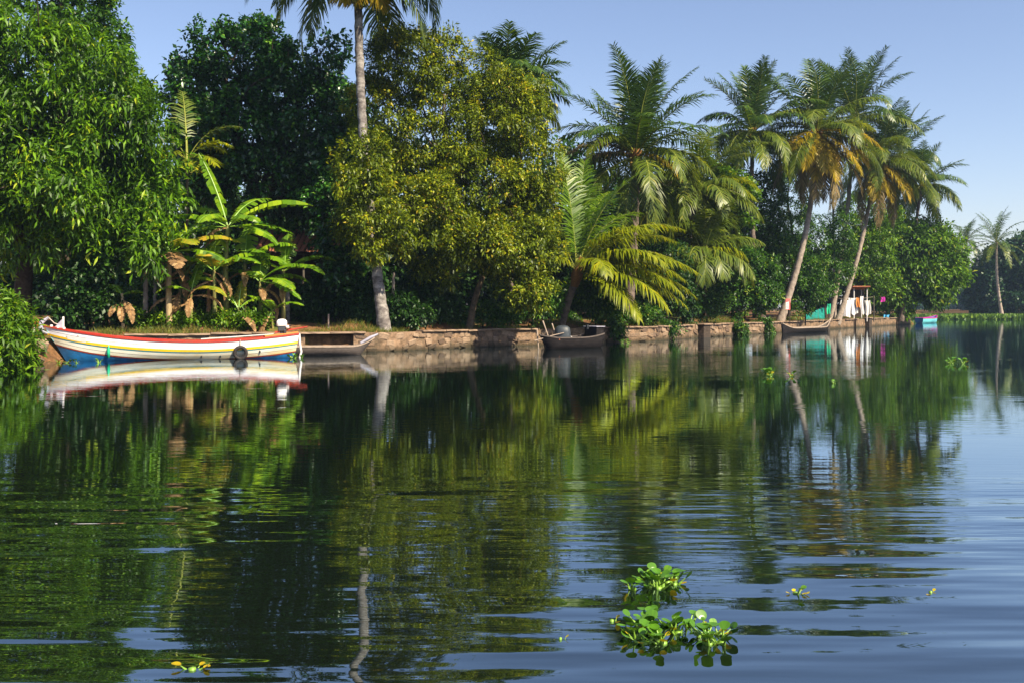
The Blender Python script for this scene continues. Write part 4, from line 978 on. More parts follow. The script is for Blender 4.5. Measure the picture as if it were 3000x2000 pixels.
# ------------------------------------------------------------------ boats
class Hull:
    def __init__(s, bow, stern, beam, sheer, keel, n=26, rake=.35, full=.55, transom=.6, power=2.4):
        s.b, s.s = Vector(bow), Vector(stern); s.L = (s.s - s.b).length; s.ax = (s.s - s.b).normalized(); s.lat = Vector((-s.ax.y, s.ax.x, 0))
        s.beam, s.sheer, s.keel, s.n, s.rake, s.full, s.transom, s.power = beam, sheer, keel, n, rake, full, transom, power
    def half(s, u):
        a = min(1, u / s.full); f = math.sin(a * math.pi / 2) ** .8
        if u > s.full: f *= 1 - (1 - s.transom) * ((u - s.full) / (1 - s.full)) ** 2
        return max(.012, s.beam / 2 * f)
    def pt(s, u, depth, side, off=0.0):
        sh = s.sheer(u); D = sh - s.keel; fr = min(1, max(0, depth / D))
        hb = (s.half(u) + off) * max(0.0, 1 - fr ** s.power) ** .62
        x = u * s.L + s.rake * fr * max(0, 1 - u / .18) ** 1.3 - s.rake * .25 * fr * max(0, (u - .9) / .1)
        p = s.b + s.ax * x + s.lat * (hb * side)
        return Vector((p.x, p.y, sh - depth))
    def strip(s, g, d0, d1, off=0, rows=2, sides=(-1, 1), mi=0, u0=0, u1=1):
        f0 = d0 if callable(d0) else (lambda u: d0); f1 = d1 if callable(d1) else (lambda u: d1)
        for sd in sides:
            R = []
            for i in range(s.n + 1):
                u = u0 + (u1 - u0) * i / s.n; a, c = f0(u), f1(u)
                R.append([s.pt(u, a + (c - a) * k / rows, sd, off) for k in range(rows + 1)])
            g.grid(R, mi)
        return g
    def end(s, g, u, off=0, mi=0, inset=0, top=0.0):
        D = s.sheer(u) - s.keel; k = 8
        A = [s.pt(u, top + (D - top) * j / k, -1, off) + s.ax * inset for j in range(k + 1)]; B = [s.pt(u, top + (D - top) * j / k, 1, off) + s.ax * inset for j in range(k + 1)]
        g.grid([A, B], mi); return g
    def rail(s, g, w, h, off=.02, up=.0, u0=0, u1=1, mi=0):
        for sd in (-1, 1):
            R = []
            for i in range(s.n + 1):
                u = u0 + (u1 - u0) * i / s.n; p = s.pt(u, 0, sd, 0); o = s.lat * sd
                R.append([p + o * (off) + Vector((0, 0, up)), p + o * off + Vector((0, 0, up - h)), p + o * (off - w) + Vector((0, 0, up - h)), p + o * (off - w) + Vector((0, 0, up))])
            g.grid(R, mi, closed=True); g.add(R[0], [(0, 1, 2, 3)], mi); g.add(R[-1], [(3, 2, 1, 0)], mi)
        return g
    def inside(s, g, depth, t=.035, mi=0):
        return s.strip(g, 0.02, depth, -t, 4, mi=mi)
    def floor(s, g, z, mi=0, u0=.04, u1=.99):
        R = []
        for i in range(s.n + 1):
            u = u0 + (u1 - u0) * i / s.n; d = s.sheer(u) - z
            a, b = s.pt(u, d, -1, -.03), s.pt(u, d, 1, -.03); R.append([a, b])
        g.grid(R, mi); return g
    def thwart(s, g, u, z, w=.22, t=.04, mi=0):
        d = s.sheer(u) - z; a, b = s.pt(u, d, -1, -.02), s.pt(u, d, 1, -.02); c = (a + b) / 2
        g.box(c, (w, (b - a).length, t), Matrix.Rotation(math.atan2(s.ax.y, s.ax.x), 3, 'Z'), mi); return g

def painted_boat():
    bow, stern = P(128, 905, 30.9), P(872, 905, 33.4); bow.z = stern.z = 0
    sheer = lambda u: .575 + .52 * max(0, (.62 - u) / .62) ** 2.1 + .22 * max(0, (u - .62) / .38) ** 1.7
    H = Hull(bow, stern, 1.45, sheer, -.22, n=40, rake=.75, full=.5, transom=.62, power=3.0)
    root = thing('painted_boat', (bow + stern) / 2, 'long wooden boat painted white, yellow and blue with red rail moored by the bank', 'boat')
    B = [('upper_plank', 'white', .055, .262, .0, 3), ('yellow_stripe', 'yellow', .262, .335, .012, 1), ('teal_stripe', 'teal', .335, .37, .006, 1), ('lower_plank', 'cream', .37, .575, .0, 3), ('red_stripe', 'redline', .575, .615, .010, 1)]
    for nm, m, a, c, off, rows in B: H.strip(G(), a, c, off, rows).build(nm, MT[m], root, smooth=True)
    H.strip(G(), .615, lambda u: sheer(u) + .219, 0, 7).build('bottom', MT['blue'], root, smooth=True)
    g = G()
    for a, off in ((.275, .012), (.335, .012), (.575, .010), (.615, .010)): pass
    H.rail(G(), .065, .055, .025, .012).build('rail', MT['red'], root)
    H.strip(G(), -.0, .055, .004, 1).build('sheer_plank', MT['redline'], root)
    for dd in (.155, .475): H.strip(G(), dd, dd + .007, .0035, 1).build('plank_seam', MT['wood'], root)
    g = G(); H.inside(g, .5); H.end(g, .995, -.035); g.build('inner_planking', MT['cyan'], root, smooth=True)
    H.floor(G(), .12).build('floorboards', MT['wood'], root)
    for u in (.14, .32, .52, .72): H.thwart(G(), u, sheer(u) - .12).build('thwart', MT['wood_l' if u < .5 else 'cyan'], root)
    g = G(); g_ = H.end(G(), 1.0); g_.build('transom', MT['greyp'], root)
    # fore deck
    g = G(); R = []
    for i in range(9):
        u = .005 + .11 * i / 8; R.append([H.pt(u, .01, -1, -.01), H.pt(u, -.02, 0, 0), H.pt(u, .01, 1, -.01)])
    g.grid(R).build('fore_deck', MT['red'], root)
    # curled prow piece with a painted tip
    p0 = H.pt(0, .0, 0); ax = -H.ax
    g = G(); g.tube([p0 + ax * a + Vector((0, 0, z)) for a, z in ((-.12, -.26), (.02, -.20), (.10, -.06), (.06, .08), (-.05, .17), (-.14, .24))], [.05, .075, .085, .07, .05, .035], 8); g.build('prow_piece', MT['greyp'], root, smooth=True)
    g = G(); g.lathe([(.001, -.09), (.07, -.06), (.085, .02), (.05, .09), (.001, .11)], p0 + ax * .20 + Vector((0, 0, .02)), 10); g.build('prow_knob', MT['red'], root, smooth=True)
    g = G(); g.tube([p0 + ax * .22 + Vector((0, 0, -.10)), p0 + ax * .30 + Vector((0, 0, -.15))], [.05, .03], 8); g.build('prow_tip', MT['cowl'], root, smooth=True)
    g = G(); g.tube([p0 + ax * -.12 + Vector((0, 0, .25)), p0 + ax * -.30 + Vector((0, 0, .06)), p0 + ax * -.55 + Vector((0, 0, -.03))], .018, 6); g.build('bow_rope', MT['rope'], root)
    # white bitts on the fore deck
    q = H.pt(.072, 0, 0)
    g = G(); g.box(q + Vector((0, 0, .18)), (.05, .05, .40)); g.build('mooring_post', MT['cowl'], root, bevel=.008)
    g = G(); g.add([q - H.ax * .03 + Vector((0, -.02, .30)), q - H.ax * .03 + Vector((0, -.02, .03)), q - H.ax * .26 + Vector((0, -.02, .03)), q - H.ax * .03 + Vector((0, .02, .30)), q - H.ax * .03 + Vector((0, .02, .03)), q - H.ax * .26 + Vector((0, .02, .03))], [(0, 1, 2), (5, 4, 3), (0, 2, 5, 3), (2, 1, 4, 5), (1, 0, 3, 4)]); g.build('post_brace', MT['greyp'], root)
    for u, sd in ((.03, -1), (.055, -1), (.078, -1), (.055, 1)):
        g = G(); g.box(H.pt(u, -.03, sd, .0), (.07, .05, .07)); g.build('cleat', MT['cowl'], root, bevel=.01)
    # faded registration lettering: unreadable strokes
    r = random.Random(3); g = G()
    for k in range(9):
        u = .085 + k * .0072
        for j in range(r.randint(2, 3)):
            du = r.uniform(-.0015, .0015); a, c = .20 + r.uniform(-.01, .02), .245 + r.uniform(-.015, .012)
            if j == 1: du += .0022
            A, Bp = H.pt(u + du, a, -1, .006), H.pt(u + du + (.0018 if j == 2 else 0), c, -1, .006)
            e = H.ax * .007
            g.add([A - e, A + e, Bp + e, Bp - e], [(0, 1, 2, 3)])
    g.build('lettering', MT['ink'], root)
    pl = H.strip(G(), .17, .30, .014, 1, sides=(-1,), u0=.078, u1=.158); pl.build('name_band', MT['cloth_g'], root)
    # nose ring rope to bank
    g = G(); g.tube([H.pt(.0, .28, 0), H.pt(0, .28, 0) - H.ax * .9 + Vector((0, .3, -.12))], .03, 6); g.build('mooring_spar', MT['yellow'], root)
    # stern details: rudder post, bolts
    t0 = H.pt(1, 0, 0)
    g = G(); g.tube([t0 + H.ax * .05 + Vector((0, 0, -.02)), t0 + H.ax * .07 + Vector((0, 0, -.35)), t0 + H.ax * .12 + Vector((0, 0, -.62)), t0 + H.ax * .02 + Vector((0, 0, -.95))], [.04, .045, .04, .03], 7); g.build('rudder_post', MT['cowl'], root, smooth=True)
    g = G(); g.tube([t0 - H.ax * .75 + Vector((0, 0, .02)), t0 + H.ax * .32 + Vector((0, 0, .20))], [.03, .022], 7); g.build('tiller', MT['red'], root)
    g = G(); R = []
    for i in range(7):
        u = .86 + .14 * i / 6; R.append([H.pt(u, .02, -1, -.01), H.pt(u, -.05, 0, 0), H.pt(u, .02, 1, -.01)])
    g.grid(R).build('stern_deck', MT['cloth_o'], root)
    for u, dd in ((.60, .49), (.675, .50), (.835, .44)):
        g = G(); g.box(H.pt(u, dd, -1, .008), (.045, .03, .075)); g.build('scupper', MT['black'], root)
    # tyre fender
    c = H.pt(.755, .42, -1, .12); g = G(); n = 22
    nrm = (-H.lat).normalized() * 1.0
    g2 = G(); R = []
    for k in range(n):
        a = 2 * math.pi * k / n; o = H.ax * math.cos(a) + Vector((0, 0, 1)) * math.sin(a)
        R.append([c + o * rr + nrm * zz for rr, zz in ((.13, .05), (.13, -.05), (.17, -.075), (.225, -.065), (.238, 0), (.225, .065), (.17, .075))])
    R.append(R[0]); g2.grid(R, closed=True); g2.build('tyre_fender', MT['rubber'], root, smooth=True)
    g = G(); g.tube([c + Vector((0, 0, .2)), H.pt(.755, .0, -1, .03)], .012, 5); g.build('fender_rope', MT['rope'], root)
    g = G(); bp = H.pt(.245, .40, -1, .06); g.lathe([(.001, -.26), (.045, -.25), (.05, -.08), (.045, .02), (.02, .07), (.02, .12), (.001, .121)], bp, 10); g.build('bottle_fender', MT['green'], root, smooth=True)
    # gear in the stern
    g = G(); g.tube([H.pt(.60, -.05, -.3), H.pt(.90, -.05, .2)], .018, 6); g.build('oar', MT['cloth_g'], root)
    return H
PB = painted_boat()

def outboard(label, base, yaw, s=1.0, cowl='cowl', leg='black', tilt=.0):
    root = thing('outboard_motor', base, label, 'outboard motor')
    R = Matrix.Rotation(yaw, 3, 'Z') @ Matrix.Rotation(tilt, 3, 'Y')
    def w(x, y, z): return Vector(base) + R @ Vector((x * s, y * s, z * s))
    g = G(); prof = [(.19, .11, .0), (.205, .125, .08), (.20, .12, .17), (.15, .09, .24), (.06, .04, .265)]
    rows = [[w(a * math.copysign(abs(math.cos(q)) ** .6, math.cos(q)), b * math.copysign(abs(math.sin(q)) ** .6, math.sin(q)), z + .30) for q in [2 * math.pi * k / 14 for k in range(14)]] for a, b, z in prof]
    g.grid(rows, closed=True); g.add(rows[-1], [tuple(range(14))]); g.build('cowl', MT[cowl], root, smooth=True)
    g = G(); g.box(w(0, 0, .20), (.30 * s, .17 * s, .20 * s), R, taper=1.1); g.build('powerhead', MT['grey'], root, bevel=.015)
    g = G(); g.tube([w(.08, 0, .22), w(.24, 0, .26), w(.36, -.05, .30)], [.035 * s, .03 * s, .02 * s], 8); g.build('tiller_arm', MT['black'], root)
    g = G(); g.lathe([(.001, -.06), (.055, -.05), (.06, .05), (.001, .06)], w(.20, -.08, .24), 10, axis=R @ Vector((1, 0, .3))); g.build('throttle_knob', MT['cloth_g'], root, smooth=True)
    g = G(); g.box(w(-.02, 0, -.12), (.13 * s, .07 * s, .5 * s), R); g.build('shaft', MT[leg], root, bevel=.015)
    g = G(); g.box(w(.10, 0, .04), (.10 * s, .20 * s, .22 * s), R); g.build('clamp_bracket', MT['black'], root, bevel=.01)
    return root
q = PB.pt(.935, -.02, 0)
outboard('white-topped outboard motor standing on the stern of the painted boat', (q.x, q.y, q.z + .02), math.atan2(PB.ax.y, PB.ax.x), .86, tilt=-.05)

def grey_canoe():
    a, b = P(1098, 905, 35.6), P(770, 905, 34.6); a.z = b.z = 0
    sheer = lambda u: .30 + .30 * max(0, (.22 - u) / .22) ** 2 + .12 * max(0, (u - .75) / .25) ** 2
    H = Hull(a, b, .85, sheer, -.12, n=30, rake=.6, full=.4, transom=.25, power=2.2)
    root = thing('canoe', (a + b) / 2, 'low grey wooden canoe moored between the painted boat and the stone wall', 'boat')
    H.strip(G(), 0, lambda u: sheer(u) + .119, 0, 7).build('hull', MT['wood'], root, smooth=True)
    g = G(); H.inside(g, .26); g.build('inner_planking', MT['wood_b'], root, smooth=True)
    H.floor(G(), .06).build('floorboards', MT['wood'], root)
    H.rail(G(), .05, .045, .015, .012).build('gunwale', MT['wood_l'], root)
    for u in (.3, .55, .8): H.thwart(G(), u, sheer(u) - .06, .16).build('thwart', MT['wood_l'], root)
    p = H.pt(0, 0, 0); g = G(); g.tube([p + H.ax * .5 + Vector((0, 0, -.22)), p + H.ax * .15 + Vector((0, 0, -.02)), p - H.ax * .12 + Vector((0, 0, .10))], [.05, .06, .03], 7); g.build('prow_piece', MT['greyp'], root, smooth=True)
grey_canoe()

def black_boat():
    a, b = P(1580, 905, 40.4), P(1752, 905, 42.3); a.z = b.z = 0
    sheer = lambda u: .44 + .12 * max(0, (.3 - u) / .3) ** 2 + .14 * max(0, (u - .6) / .4) ** 2
    H = Hull(a, b, 1.1, sheer, -.2, n=24, rake=.5, full=.45, transom=.75, power=3.0)
    root = thing('black_boat', (a + b) / 2, 'tarred black work boat with a boxy high stern moored under the young palm', 'boat')
    H.strip(G(), 0, lambda u: sheer(u) + .199, 0, 7).build('hull', MT['wood_b'], root, smooth=True)
    g = G(); H.inside(g, .4); H.end(g, .99, -.03); g.build('inner_planking', MT['wood_b'], root, smooth=True)
    H.end(G(), 1).build('transom', MT['wood_b'], root)
    H.floor(G(), .08).build('floorboards', MT['wood'], root)
    H.rail(G(), .05, .05, .02, .012).build('gunwale', MT['wood'], root)
    for u in (.25, .5): H.thwart(G(), u, sheer(u) - .08, .2).build('thwart', MT['rust'], root)
    c = H.pt(.93, 0, 0); R = Matrix.Rotation(math.atan2(H.ax.y, H.ax.x), 3, 'Z')
    g = G(); g.box(c + Vector((0, 0, .02)), (.42, .80, .55), R, taper=.96); g.build('stern_box', MT['wood_b'], root, bevel=.02)
    g = G(); g.box(c + Vector((0, 0, .32)), (.50, .86, .035), R); g.build('box_lid', MT['greyp'], root, bevel=.008)
    g = G(); g.box(c - H.ax * .38 + Vector((0, 0, .30)), (.10, .10, .18), R); g.build('bollard', MT['black'], root, bevel=.01)
    g = G(); g.tube([H.pt(.55, -.02, .2), H.pt(.62, .18, -.1), H.pt(.80, .12, 0)], .018, 6); g.build('hose', MT['cloth_g'], root)
    return H
BB = black_boat()
q = BB.pt(.36, .10, -.2)
root = thing('covered_engine', (q.x, q.y, q.z - .25), 'grey rounded engine cover standing in the black boat', 'engine')
g = G(); rows = []
for zz, rx, ry in ((-.05, .30, .24), (.2, .33, .27), (.5, .33, .27), (.68, .29, .23), (.76, .20, .15), (.78, .05, .04)):
    rows.append([q + Vector((rx * math.copysign(abs(math.cos(t)) ** .7, math.cos(t)), ry * math.copysign(abs(math.sin(t)) ** .7, math.sin(t)), zz - .2)) for t in [2 * math.pi * k / 16 for k in range(16)]])
g.grid(rows, closed=True); g.add(rows[-1], [tuple(range(16))]); g.build('cover', MT['grey'], root, smooth=True)
g = G(); g.box(q + Vector((.02, 0, -.28)), (.5, .4, .10)); g.build('base_plate', MT['black'], root, bevel=.01)
for q_, (a, b, r, lab, m) in enumerate([
    (P(1573, 966, 40.6), P(1579, 1040, 40.4), .03, 'upright pale mooring pole in the water off the black boat', 'wood_l'),
    (P(1590, 940, 41.2), P(1611, 1000, 41.0), .035, 'slanting pale stick leaning beside the black boat bow', 'wood_l'),
    (P(1617, 948, 41.3), P(1631, 1000, 41.1), .03, 'shorter slanting stick nearer the grey engine cover', 'wood_l'),
    (P(1566, 998, 40.3), P(1652, 975, 40.7), .025, 'long thin pole lying across the black boat bow', 'wood_l'),
    (P(2622, 905, 100), P(2645, 945, 100), .05, 'slanting dark pole at the far end of the wall', 'bark'),
    (P(2506, 932, 85.5), P(2507, 968, 85.5), .05, 'small dark mooring stake in front of the wall below the laundry', 'bark_d')]):
    g = G(); g.tube(limb_path(a, b, 300 + q_, .02), [r * (1 - .04 * i) for i in range(8)], 7)
    tag(g.build('pole', MT[m], org=b, smooth=True), lab, 'pole')

def brown_canoe():
    a, b = P(2432, 905, 72.0), P(2290, 905, 65.2); a.z = b.z = 0
    sheer = lambda u: .34 + .50 * max(0, (.2 - u) / .2) ** 1.8 + .35 * max(0, (u - .8) / .2) ** 1.8
    H = Hull(a, b, 1.0, sheer, -.15, n=28, rake=.7, full=.45, transom=.12, power=2.4)
    root = thing('canoe', (a + b) / 2, 'brown wooden canoe with both ends upturned, moored below the leaning palm', 'boat')
    H.strip(G(), 0, lambda u: sheer(u) + .149, 0, 7).build('hull', MT['wood_b'], root, smooth=True)
    g = G(); H.inside(g, .3); g.build('inner_planking', MT['wood'], root, smooth=True)
    H.floor(G(), .08, u0=.1, u1=.9).build('floorboards', MT['wood'], root)
    H.rail(G(), .07, .06, .02, .015).build('gunwale', MT['wood_l'], root)
    for u in (.35, .65): H.thwart(G(), u, sheer(u) - .05, .2).build('thwart', MT['wood'], root)
    p = H.pt(0, 0, 0); g = G(); g.tube([p + H.ax * .4 + Vector((0, 0, -.35)), p + H.ax * .05 + Vector((0, 0, -.05)), p - H.ax * .2 + Vector((0, 0, .10))], [.07, .08, .04], 7); g.build('prow_piece', MT['wood_l'], root, smooth=True)
brown_canoe()

def blue_boat():
    a, b = P(2744, 905, 114), P(2692, 905, 109.5); a.z = b.z = 0
    sheer = lambda u: .62 + .25 * max(0, (.4 - u) / .4) ** 2
    H = Hull(a, b, 1.3, sheer, -.2, n=20, rake=.4, full=.5, transom=.7, power=3)
    root = thing('small_blue_boat', (a + b) / 2, 'small turquoise boat moored at the far end of the near bank', 'boat')
    H.strip(G(), .12, lambda u: sheer(u) + .199, 0, 6).build('hull', MT['cyan'], root, smooth=True)
    H.strip(G(), 0, .12, .01, 1).build('sheer_plank', MT['redline'], root)
    g = G(); H.inside(g, .5); g.build('inner_planking', MT['blue'], root, smooth=True)
    H.end(G(), 1).build('transom', MT['blue'], root); H.floor(G(), .1).build('floorboards', MT['wood'], root)
    H.rail(G(), .07, .06, .02, .01).build('rail', MT['cloth_m'], root)
    for u in (.3, .6, .85): H.thwart(G(), u, sheer(u) - .08, .25).build('thwart', MT['black'], root)
blue_boat()

# ------------------------------------------------------------------ things on the bank at the right
def cloth(name, label, cat, px0, px1, py0, py1, d, m, seed, bulge=.12, taper=0.0, skew=0):
    """hanging or draped cloth with folds and thickness"""
    k = d / F_PX; a = P(px0, py0, d); w = (px1 - px0) * k; h = (py1 - py0) * k; nx, nz = 14, 12
    rows, back = [], []
    for j in range(nz + 1):
        v = j / nz; R, B = [], []
        for i in range(nx + 1):
            u = i / nx; f = bulge * (.35 + v) * (math.sin(u * 9 + seed) * .5 + math.sin(u * 21 + seed * 2) * .25)
            x = a.x + w * (.5 + (u - .5) * (1 + taper * v)) + skew * v + .03 * math.sin(v * 5 + seed); z = a.z - h * v * (1 + .05 * math.sin(u * 7 + seed)) - .04 * math.sin(math.pi * u)
            R.append((x, d - f - .1 * v, z)); B.append((x, d - f - .1 * v + .012, z))
        rows.append(R); back.append(B)
    g = G(); g.grid(rows); g.grid([list(reversed(r)) for r in back])
    rim = [rows[0], back[0]]; g.grid(rim); g.grid([rows[-1], back[-1]])
    o = g.build(name, MT[m], org=(a.x + w / 2, d, a.z - h), smooth=True)
    return tag(o, label, cat)
LD = 84.5
cloth('white_sheet', 'large white sheet draped to the ground beside the leaning palm', 'cloth', 2462, 2492, 879, 928, LD, 'cloth_w', 1, .25, .25, -.1)
cloth('white_cloth', 'bluish white cloth hanging next to the large white sheet', 'cloth', 2487, 2511, 873, 920, LD + .4, 'cloth_w', 4, .15, .1)
cloth('orange_cloth', 'orange brown cloth hanging right of the white cloths', 'cloth', 2508, 2521, 872, 900, LD + .3, 'cloth_o', 2, .1)
cloth('white_towel', 'narrow white towel hanging right of the orange cloth', 'cloth', 2521, 2530, 868, 920, LD + .2, 'cloth_w', 3, .08)
cloth('grey_cloth', 'pale grey cloth hanging at the right end of the laundry', 'cloth', 2534, 2550, 880, 922, LD + .3, 'cloth_g', 5, .1, .1)
cloth('magenta_cloth', 'small magenta cloth hanging in the shade under the round mango', 'cloth', 2578, 2592, 870, 884, 96, 'cloth_m', 6, .08)
cloth('green_cloth', 'narrow bright green cloth hanging beside the teal net', 'cloth', 2422, 2433, 890, 919, 81, 'green', 7, .08)
cloth('tarpaulin', 'light blue tarpaulin heap on the bank under the round mango', 'tarpaulin', 2588, 2606, 922, 936, 98, 'tarp', 8, .3)
def line_and_shed():
    a, b = P(2452, 874, LD + .35), P(2560, 870, LD + .35)
    root = thing('clothes_line', ground(2505, LD + .35), 'rope clothes line on two posts behind the palms', 'clothes line')
    for p in (a, b):
        g = G(); g.tube([Vector((p.x, p.y, gz(p.x, p.y) - .2)), p + Vector((0, 0, .1))], .05, 7); g.build('post', MT['post'], root)
    g = G(); g.tube([a.lerp(b, t) - Vector((0, 0, .12 * math.sin(math.pi * t))) for t in [i / 8 for i in range(9)]], .012, 5); g.build('line', MT['rope'], root)
    d = 88.0; c = ground(2522, d); root = thing('shed', c, 'small open shed with a rusty red roof edge behind the laundry', 'shed')
    x0, x1 = P(2502, 0, d).x, P(2540, 0, d).x; zt = P(0, 846, d).z
    for x in (x0, x1):
        for y in (d, d + 1.4):
            g = G(); g.tube([(x, y, c.z - .2), (x, y, zt)], .05, 6); g.build('post', MT['cloth_g'], root)
    g = G(); g.box(((x0 + x1) / 2, d + .7, zt + .06), (x1 - x0 + .4, 2.0, .10), Matrix.Rotation(-.12, 3, 'X')); g.build('roof', MT['rust'], root, bevel=.01)
    g = G(); g.box(((x0 + x1) / 2, d + 1.42, (c.z + zt) / 2), (x1 - x0, .05, zt - c.z)); g.build('back_wall', MT['hutwall'], root)
line_and_shed()
def net_fence():
    d0, d1 = 75.5, 81.5; a, b = P(2362, 0, d0), P(2424, 0, d1)
    root = thing('net_fence', (a.x, a.y, gz(a.x, a.y)), 'teal shade net fence strung between thin posts under the shrubs', 'fence')
    rows, back = [], []
    for i in range(17):
        t = i / 16; x, y = a.x + (b.x - a.x) * t, a.y + (b.y - a.y) * t; z = gz(x, y); f = .12 * math.sin(i * 1.9)
        h = .55 + .5 * t
        rows.append([(x + f, y - f, z + h * v - .03 * math.sin(i * 2.4) * v) for v in (0, .33, .66, 1)]); back.append([(p[0], p[1] + .012, p[2]) for p in rows[-1]])
    g = G(); g.grid(rows); g.grid([list(reversed(r)) for r in back]); g.build('net', MT['net'], root, smooth=True)
    for i in range(0, 17, 4):
        p = rows[i][0]; g = G(); g.tube([(p[0], p[1] + .05, p[2] - .2), (p[0], p[1] + .05, rows[i][3][2] + .1)], .03, 6); g.build('post', MT['post'], root)
net_fence()
def banner():
    d = 68.2; a = P(2302, 876, d); k = d / F_PX
    root = thing('banner', (a.x + .15, d, a.z - .8), 'small pink red banner with a white printed corner by the leaning trunk', 'banner')
    w, h = 13 * k, 32 * k
    g = G(); g.box((a.x + w / 2, d, a.z - h / 2), (w, .015, h)); s = g.build('panel', MT['sign_r'], root)
    g = G(); g.add([(a.x, d - .012, a.z - h * .35), (a.x + w * .7, d - .012, a.z - h * .25), (a.x + w * .62, d - .012, a.z - h * .95), (a.x, d - .012, a.z - h * .95)], [(3, 2, 1, 0)]); g.build('print', MT['cloth_w'], root)
    r = random.Random(4); g = G()
    for j in range(4):
        z = a.z - h * (.5 + .12 * j); x = a.x + .02
        g.add([(x, d - .016, z), (x + w * .45, d - .016, z + .02), (x + w * .45, d - .016, z + .055), (x, d - .016, z + .03)], [(0, 1, 2, 3)])
    g.build('lettering', MT['ink'], root)
    for x in (a.x + .02, a.x + w - .02):
        g = G(); g.tube([(x, d + .02, gz(x, d) - .1), (x, d + .02, a.z)], .015, 5); g.build('stake', MT['post'], root)
banner()

# ------------------------------------------------------------------ floating water plants
def hy_leaf_mesh(seed, r=.045, h=.10, col='hyac'):
    R = random.Random(seed); V, T, rn, mi = [], [], [], []
    lean = R.uniform(.2, .9); top = (math.sin(lean) * h, 0, math.cos(lean) * h)
    n = 6; prev = None
    for i in range(5):                                     # swollen stalk
        t = i / 4; rad = .006 + .009 * math.exp(-((t - .35) / .25) ** 2); c = (top[0] * t ** 1.3, 0, top[2] * t)
        ring = len(V)
        for k in range(n): a = 2 * math.pi * k / n; V.append((c[0] + rad * math.cos(a), rad * math.sin(a), c[2]))
        if prev is not None:
            for k in range(n):
                T += [(prev + k, prev + (k + 1) % n, ring + (k + 1) % n), (prev + k, ring + (k + 1) % n, ring + k)]; rn += [.5] * 2; mi += [1] * 2
        prev = ring
    tilt = R.uniform(.2, 1.1); ct, st = math.cos(tilt), math.sin(tilt); m = 14                       # cupped round blade
    c0 = len(V); V.append(top); base = R.uniform(.1, .8)
    for rr in (.55, 1.0):
        for k in range(m):
            a = 2 * math.pi * k / m; x, y = r * rr * (1.05 * math.cos(a) + .85), r * rr * math.sin(a) * .95; z = .35 * (y * y + .4 * (x - r) ** 2) / r * rr
            V.append((top[0] + x * ct - z * st * -1, y, top[2] + x * -st * .0 + z * ct + x * st * .75))
    for k in range(m):
        a, b = c0 + 1 + k, c0 + 1 + (k + 1) % m
        T += [(c0, a, b), (a, a + m, b + m), (a, b + m, b)]; rn += [base + R.uniform(-.08, .08)] * 3; mi += [0] * 3
    return tri_mesh('leaf', np.array(V), np.array(T), [LM[col], MT['petiole']], rn, mi, smooth=True)
HY = [hy_leaf_mesh(k) for k in range(8)]; HYY = [hy_leaf_mesh(20 + k, .035, .07, 'hyac_y') for k in range(3)]
def hyacinth(label, px, py, w, n, scale, yellow=.12, seed=1, depth=None):
    d = CAM_H * F_PX / (py - HOR); c = P(px, py, d); c.z = 0
    root = thing('water_hyacinth', (c.x, c.y, 0), label, 'water hyacinth', 'water hyacinths drifting on the river')
    R = random.Random(seed); nr = max(1, n // 6)
    ros = [(R.uniform(-1, 1) * w / 2, R.uniform(-1, 1) * w / (2.6 if depth is None else depth)) for _ in range(nr)]
    for k in range(n):
        x, y = ros[k % nr]; yl = R.random() < yellow
        o = link('leaf', (HYY if yl else HY)[R.randrange(3 if yl else 8)], root)
        a = R.uniform(0, 6.28); o.location = (x + .02 * math.cos(a), y + .02 * math.sin(a), -.012); o.rotation_euler = (R.uniform(-.1, .1), R.uniform(-.15, .2), a); s = scale * .62 * R.uniform(.7, 1.2); o.scale = (s, s, s * R.uniform(.85, 1.1))
    for x, y in ros:
        g = G(); g.lathe([(.001, .012), (.02 * scale, .008), (.018 * scale, -.02), (.001, -.03)], c + Vector((x, y, 0)), 7)
        g.build('rootstock', MT['petiole'], root, smooth=True)
hyacinth('large clump of water hyacinth in the foreground, nearest of the floating plants', 1985, 1850, .46, 110, 1.0, .14, 1)
hyacinth('second foreground clump of water hyacinth just behind the largest', 1912, 1712, .28, 60, 1.0, .10, 2)
hyacinth('small yellow green sprig floating alone at the lower left', 568, 1960, .03, 4, .9, .6, 3)
hyacinth('small orange yellow floating sprig right of the foreground clumps', 2335, 1735, .05, 7, .75, .85, 4)
hyacinth('tiny brown floating leaf at the right of the orange sprig', 2726, 1735, .01, 2, .5, 1.0, 5)
hyacinth('tiny yellow floating leaf left of the foreground clumps', 1640, 1872, .01, 1, .4, 1.0, 6)
hyacinth('single brown floating leaf close left of the largest clump', 1793, 1818, .01, 2, .6, .9, 7)
hyacinth('small floating clump in the middle distance below the brown canoe', 2280, 1100, .55, 26, 2.2, .2, 8, 2.0)
hyacinth('small floating clump in the distance at the right end of the tree reflections', 2822, 1064, .75, 22, 2.2, .1, 9, 4)
hyacinth('pair of pale floating leaves in the middle distance', 2440, 1122, .3, 4, 1.6, .3, 10)
hyacinth('yellowish floating plants under the bow of the painted boat', 195, 1062, .75, 24, 1.5, .35, 11, 6)
hyacinth('small floating plant beside the green bottle fender', 290, 1062, .3, 9, 1.6, .2, 12, 4)
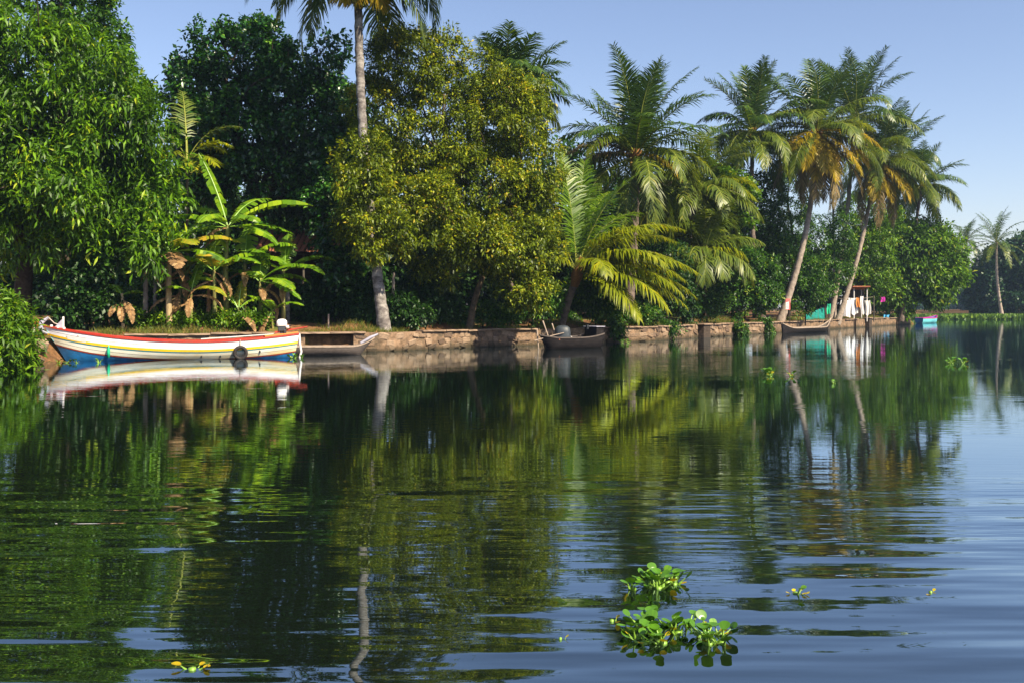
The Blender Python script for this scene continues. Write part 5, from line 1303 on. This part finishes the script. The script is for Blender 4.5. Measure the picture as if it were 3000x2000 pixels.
hyacinth('dark floating plants at the stern of the painted boat', 872, 1048, .5, 26, 1.7, .05, 13, 3)
hyacinth('floating plant against the wall right of the black boat', 1836, 1005, .5, 16, 2.2, .1, 14, 4)
def creeper(px, d, lab, sd):
    tree('creeper', lab, 'shrub', [(px, 948, 22, 16), (px + 12, 968, 16, 16), (px - 14, 962, 14, 14)], d, (px, d + .9), (px, 940, d + .7), 160, 8, .16, .08, 'bush', droop=.9, r0=.03, seed=sd, limbs=2, bark='bark_d')
for px_, d_, lab_, sd_ in [(1800, 47.7, 'creeper over the wall just right of the black boat', 143), (1965, 52.2, 'creeper over the wall left of the dark pier', 144), (2240, 65.0, 'creeper on the wall left of the brown canoe', 145)]:
    creeper(px_, d_, lab_, sd_)
creeper(2165, 60.4, 'leafy creeper spilling over the wall between pier and leaning palm', 140)
# stones of the little landing on the left bank under the bow
for k, (px, py, d, s) in enumerate([(85, 1010, 29.2, .34), (120, 1000, 30.2, .3), (70, 1050, 28.6, .3), (110, 1048, 29.4, .28)]):
    c = P(px, py, d); c.z = max(.05, c.z - .1); o = link('boulder', stones[k % 9]); o.location = c; o.scale = (s * 1.4, s, s); o.rotation_euler = (.2 * k, .1, .7 * k)
    tag(o, ['mud-brown rock highest on the left bank below the prow', 'rock tucked under the prow of the painted boat', 'rock at the waterline beside the hanging creeper', 'rock at the waterline under the boat bow'][k], 'rock', 'rocks on the left bank')

# ------------------------------------------------------------------ haze
def haze(density):
    m = bpy.data.materials.new('haze'); m.use_nodes = True; nt = m.node_tree
    nt.nodes.remove(nt.nodes['Principled BSDF'])
    v = nt.nodes.new('ShaderNodeVolumePrincipled'); v.inputs['Density'].default_value = density; v.inputs['Color'].default_value = (.50, .70, 1, 1)
    v.inputs['Anisotropy'].default_value = .2
    nt.links.new(v.outputs[0], nt.nodes['Material Output'].inputs['Volume'])
    g = G(); g.box((0, 0, 13), (3200, 3200, 30)); o = g.build('haze', m)
    tag(o, kind='stuff')
HAZE = 0.0003
if HAZE: haze(HAZE)
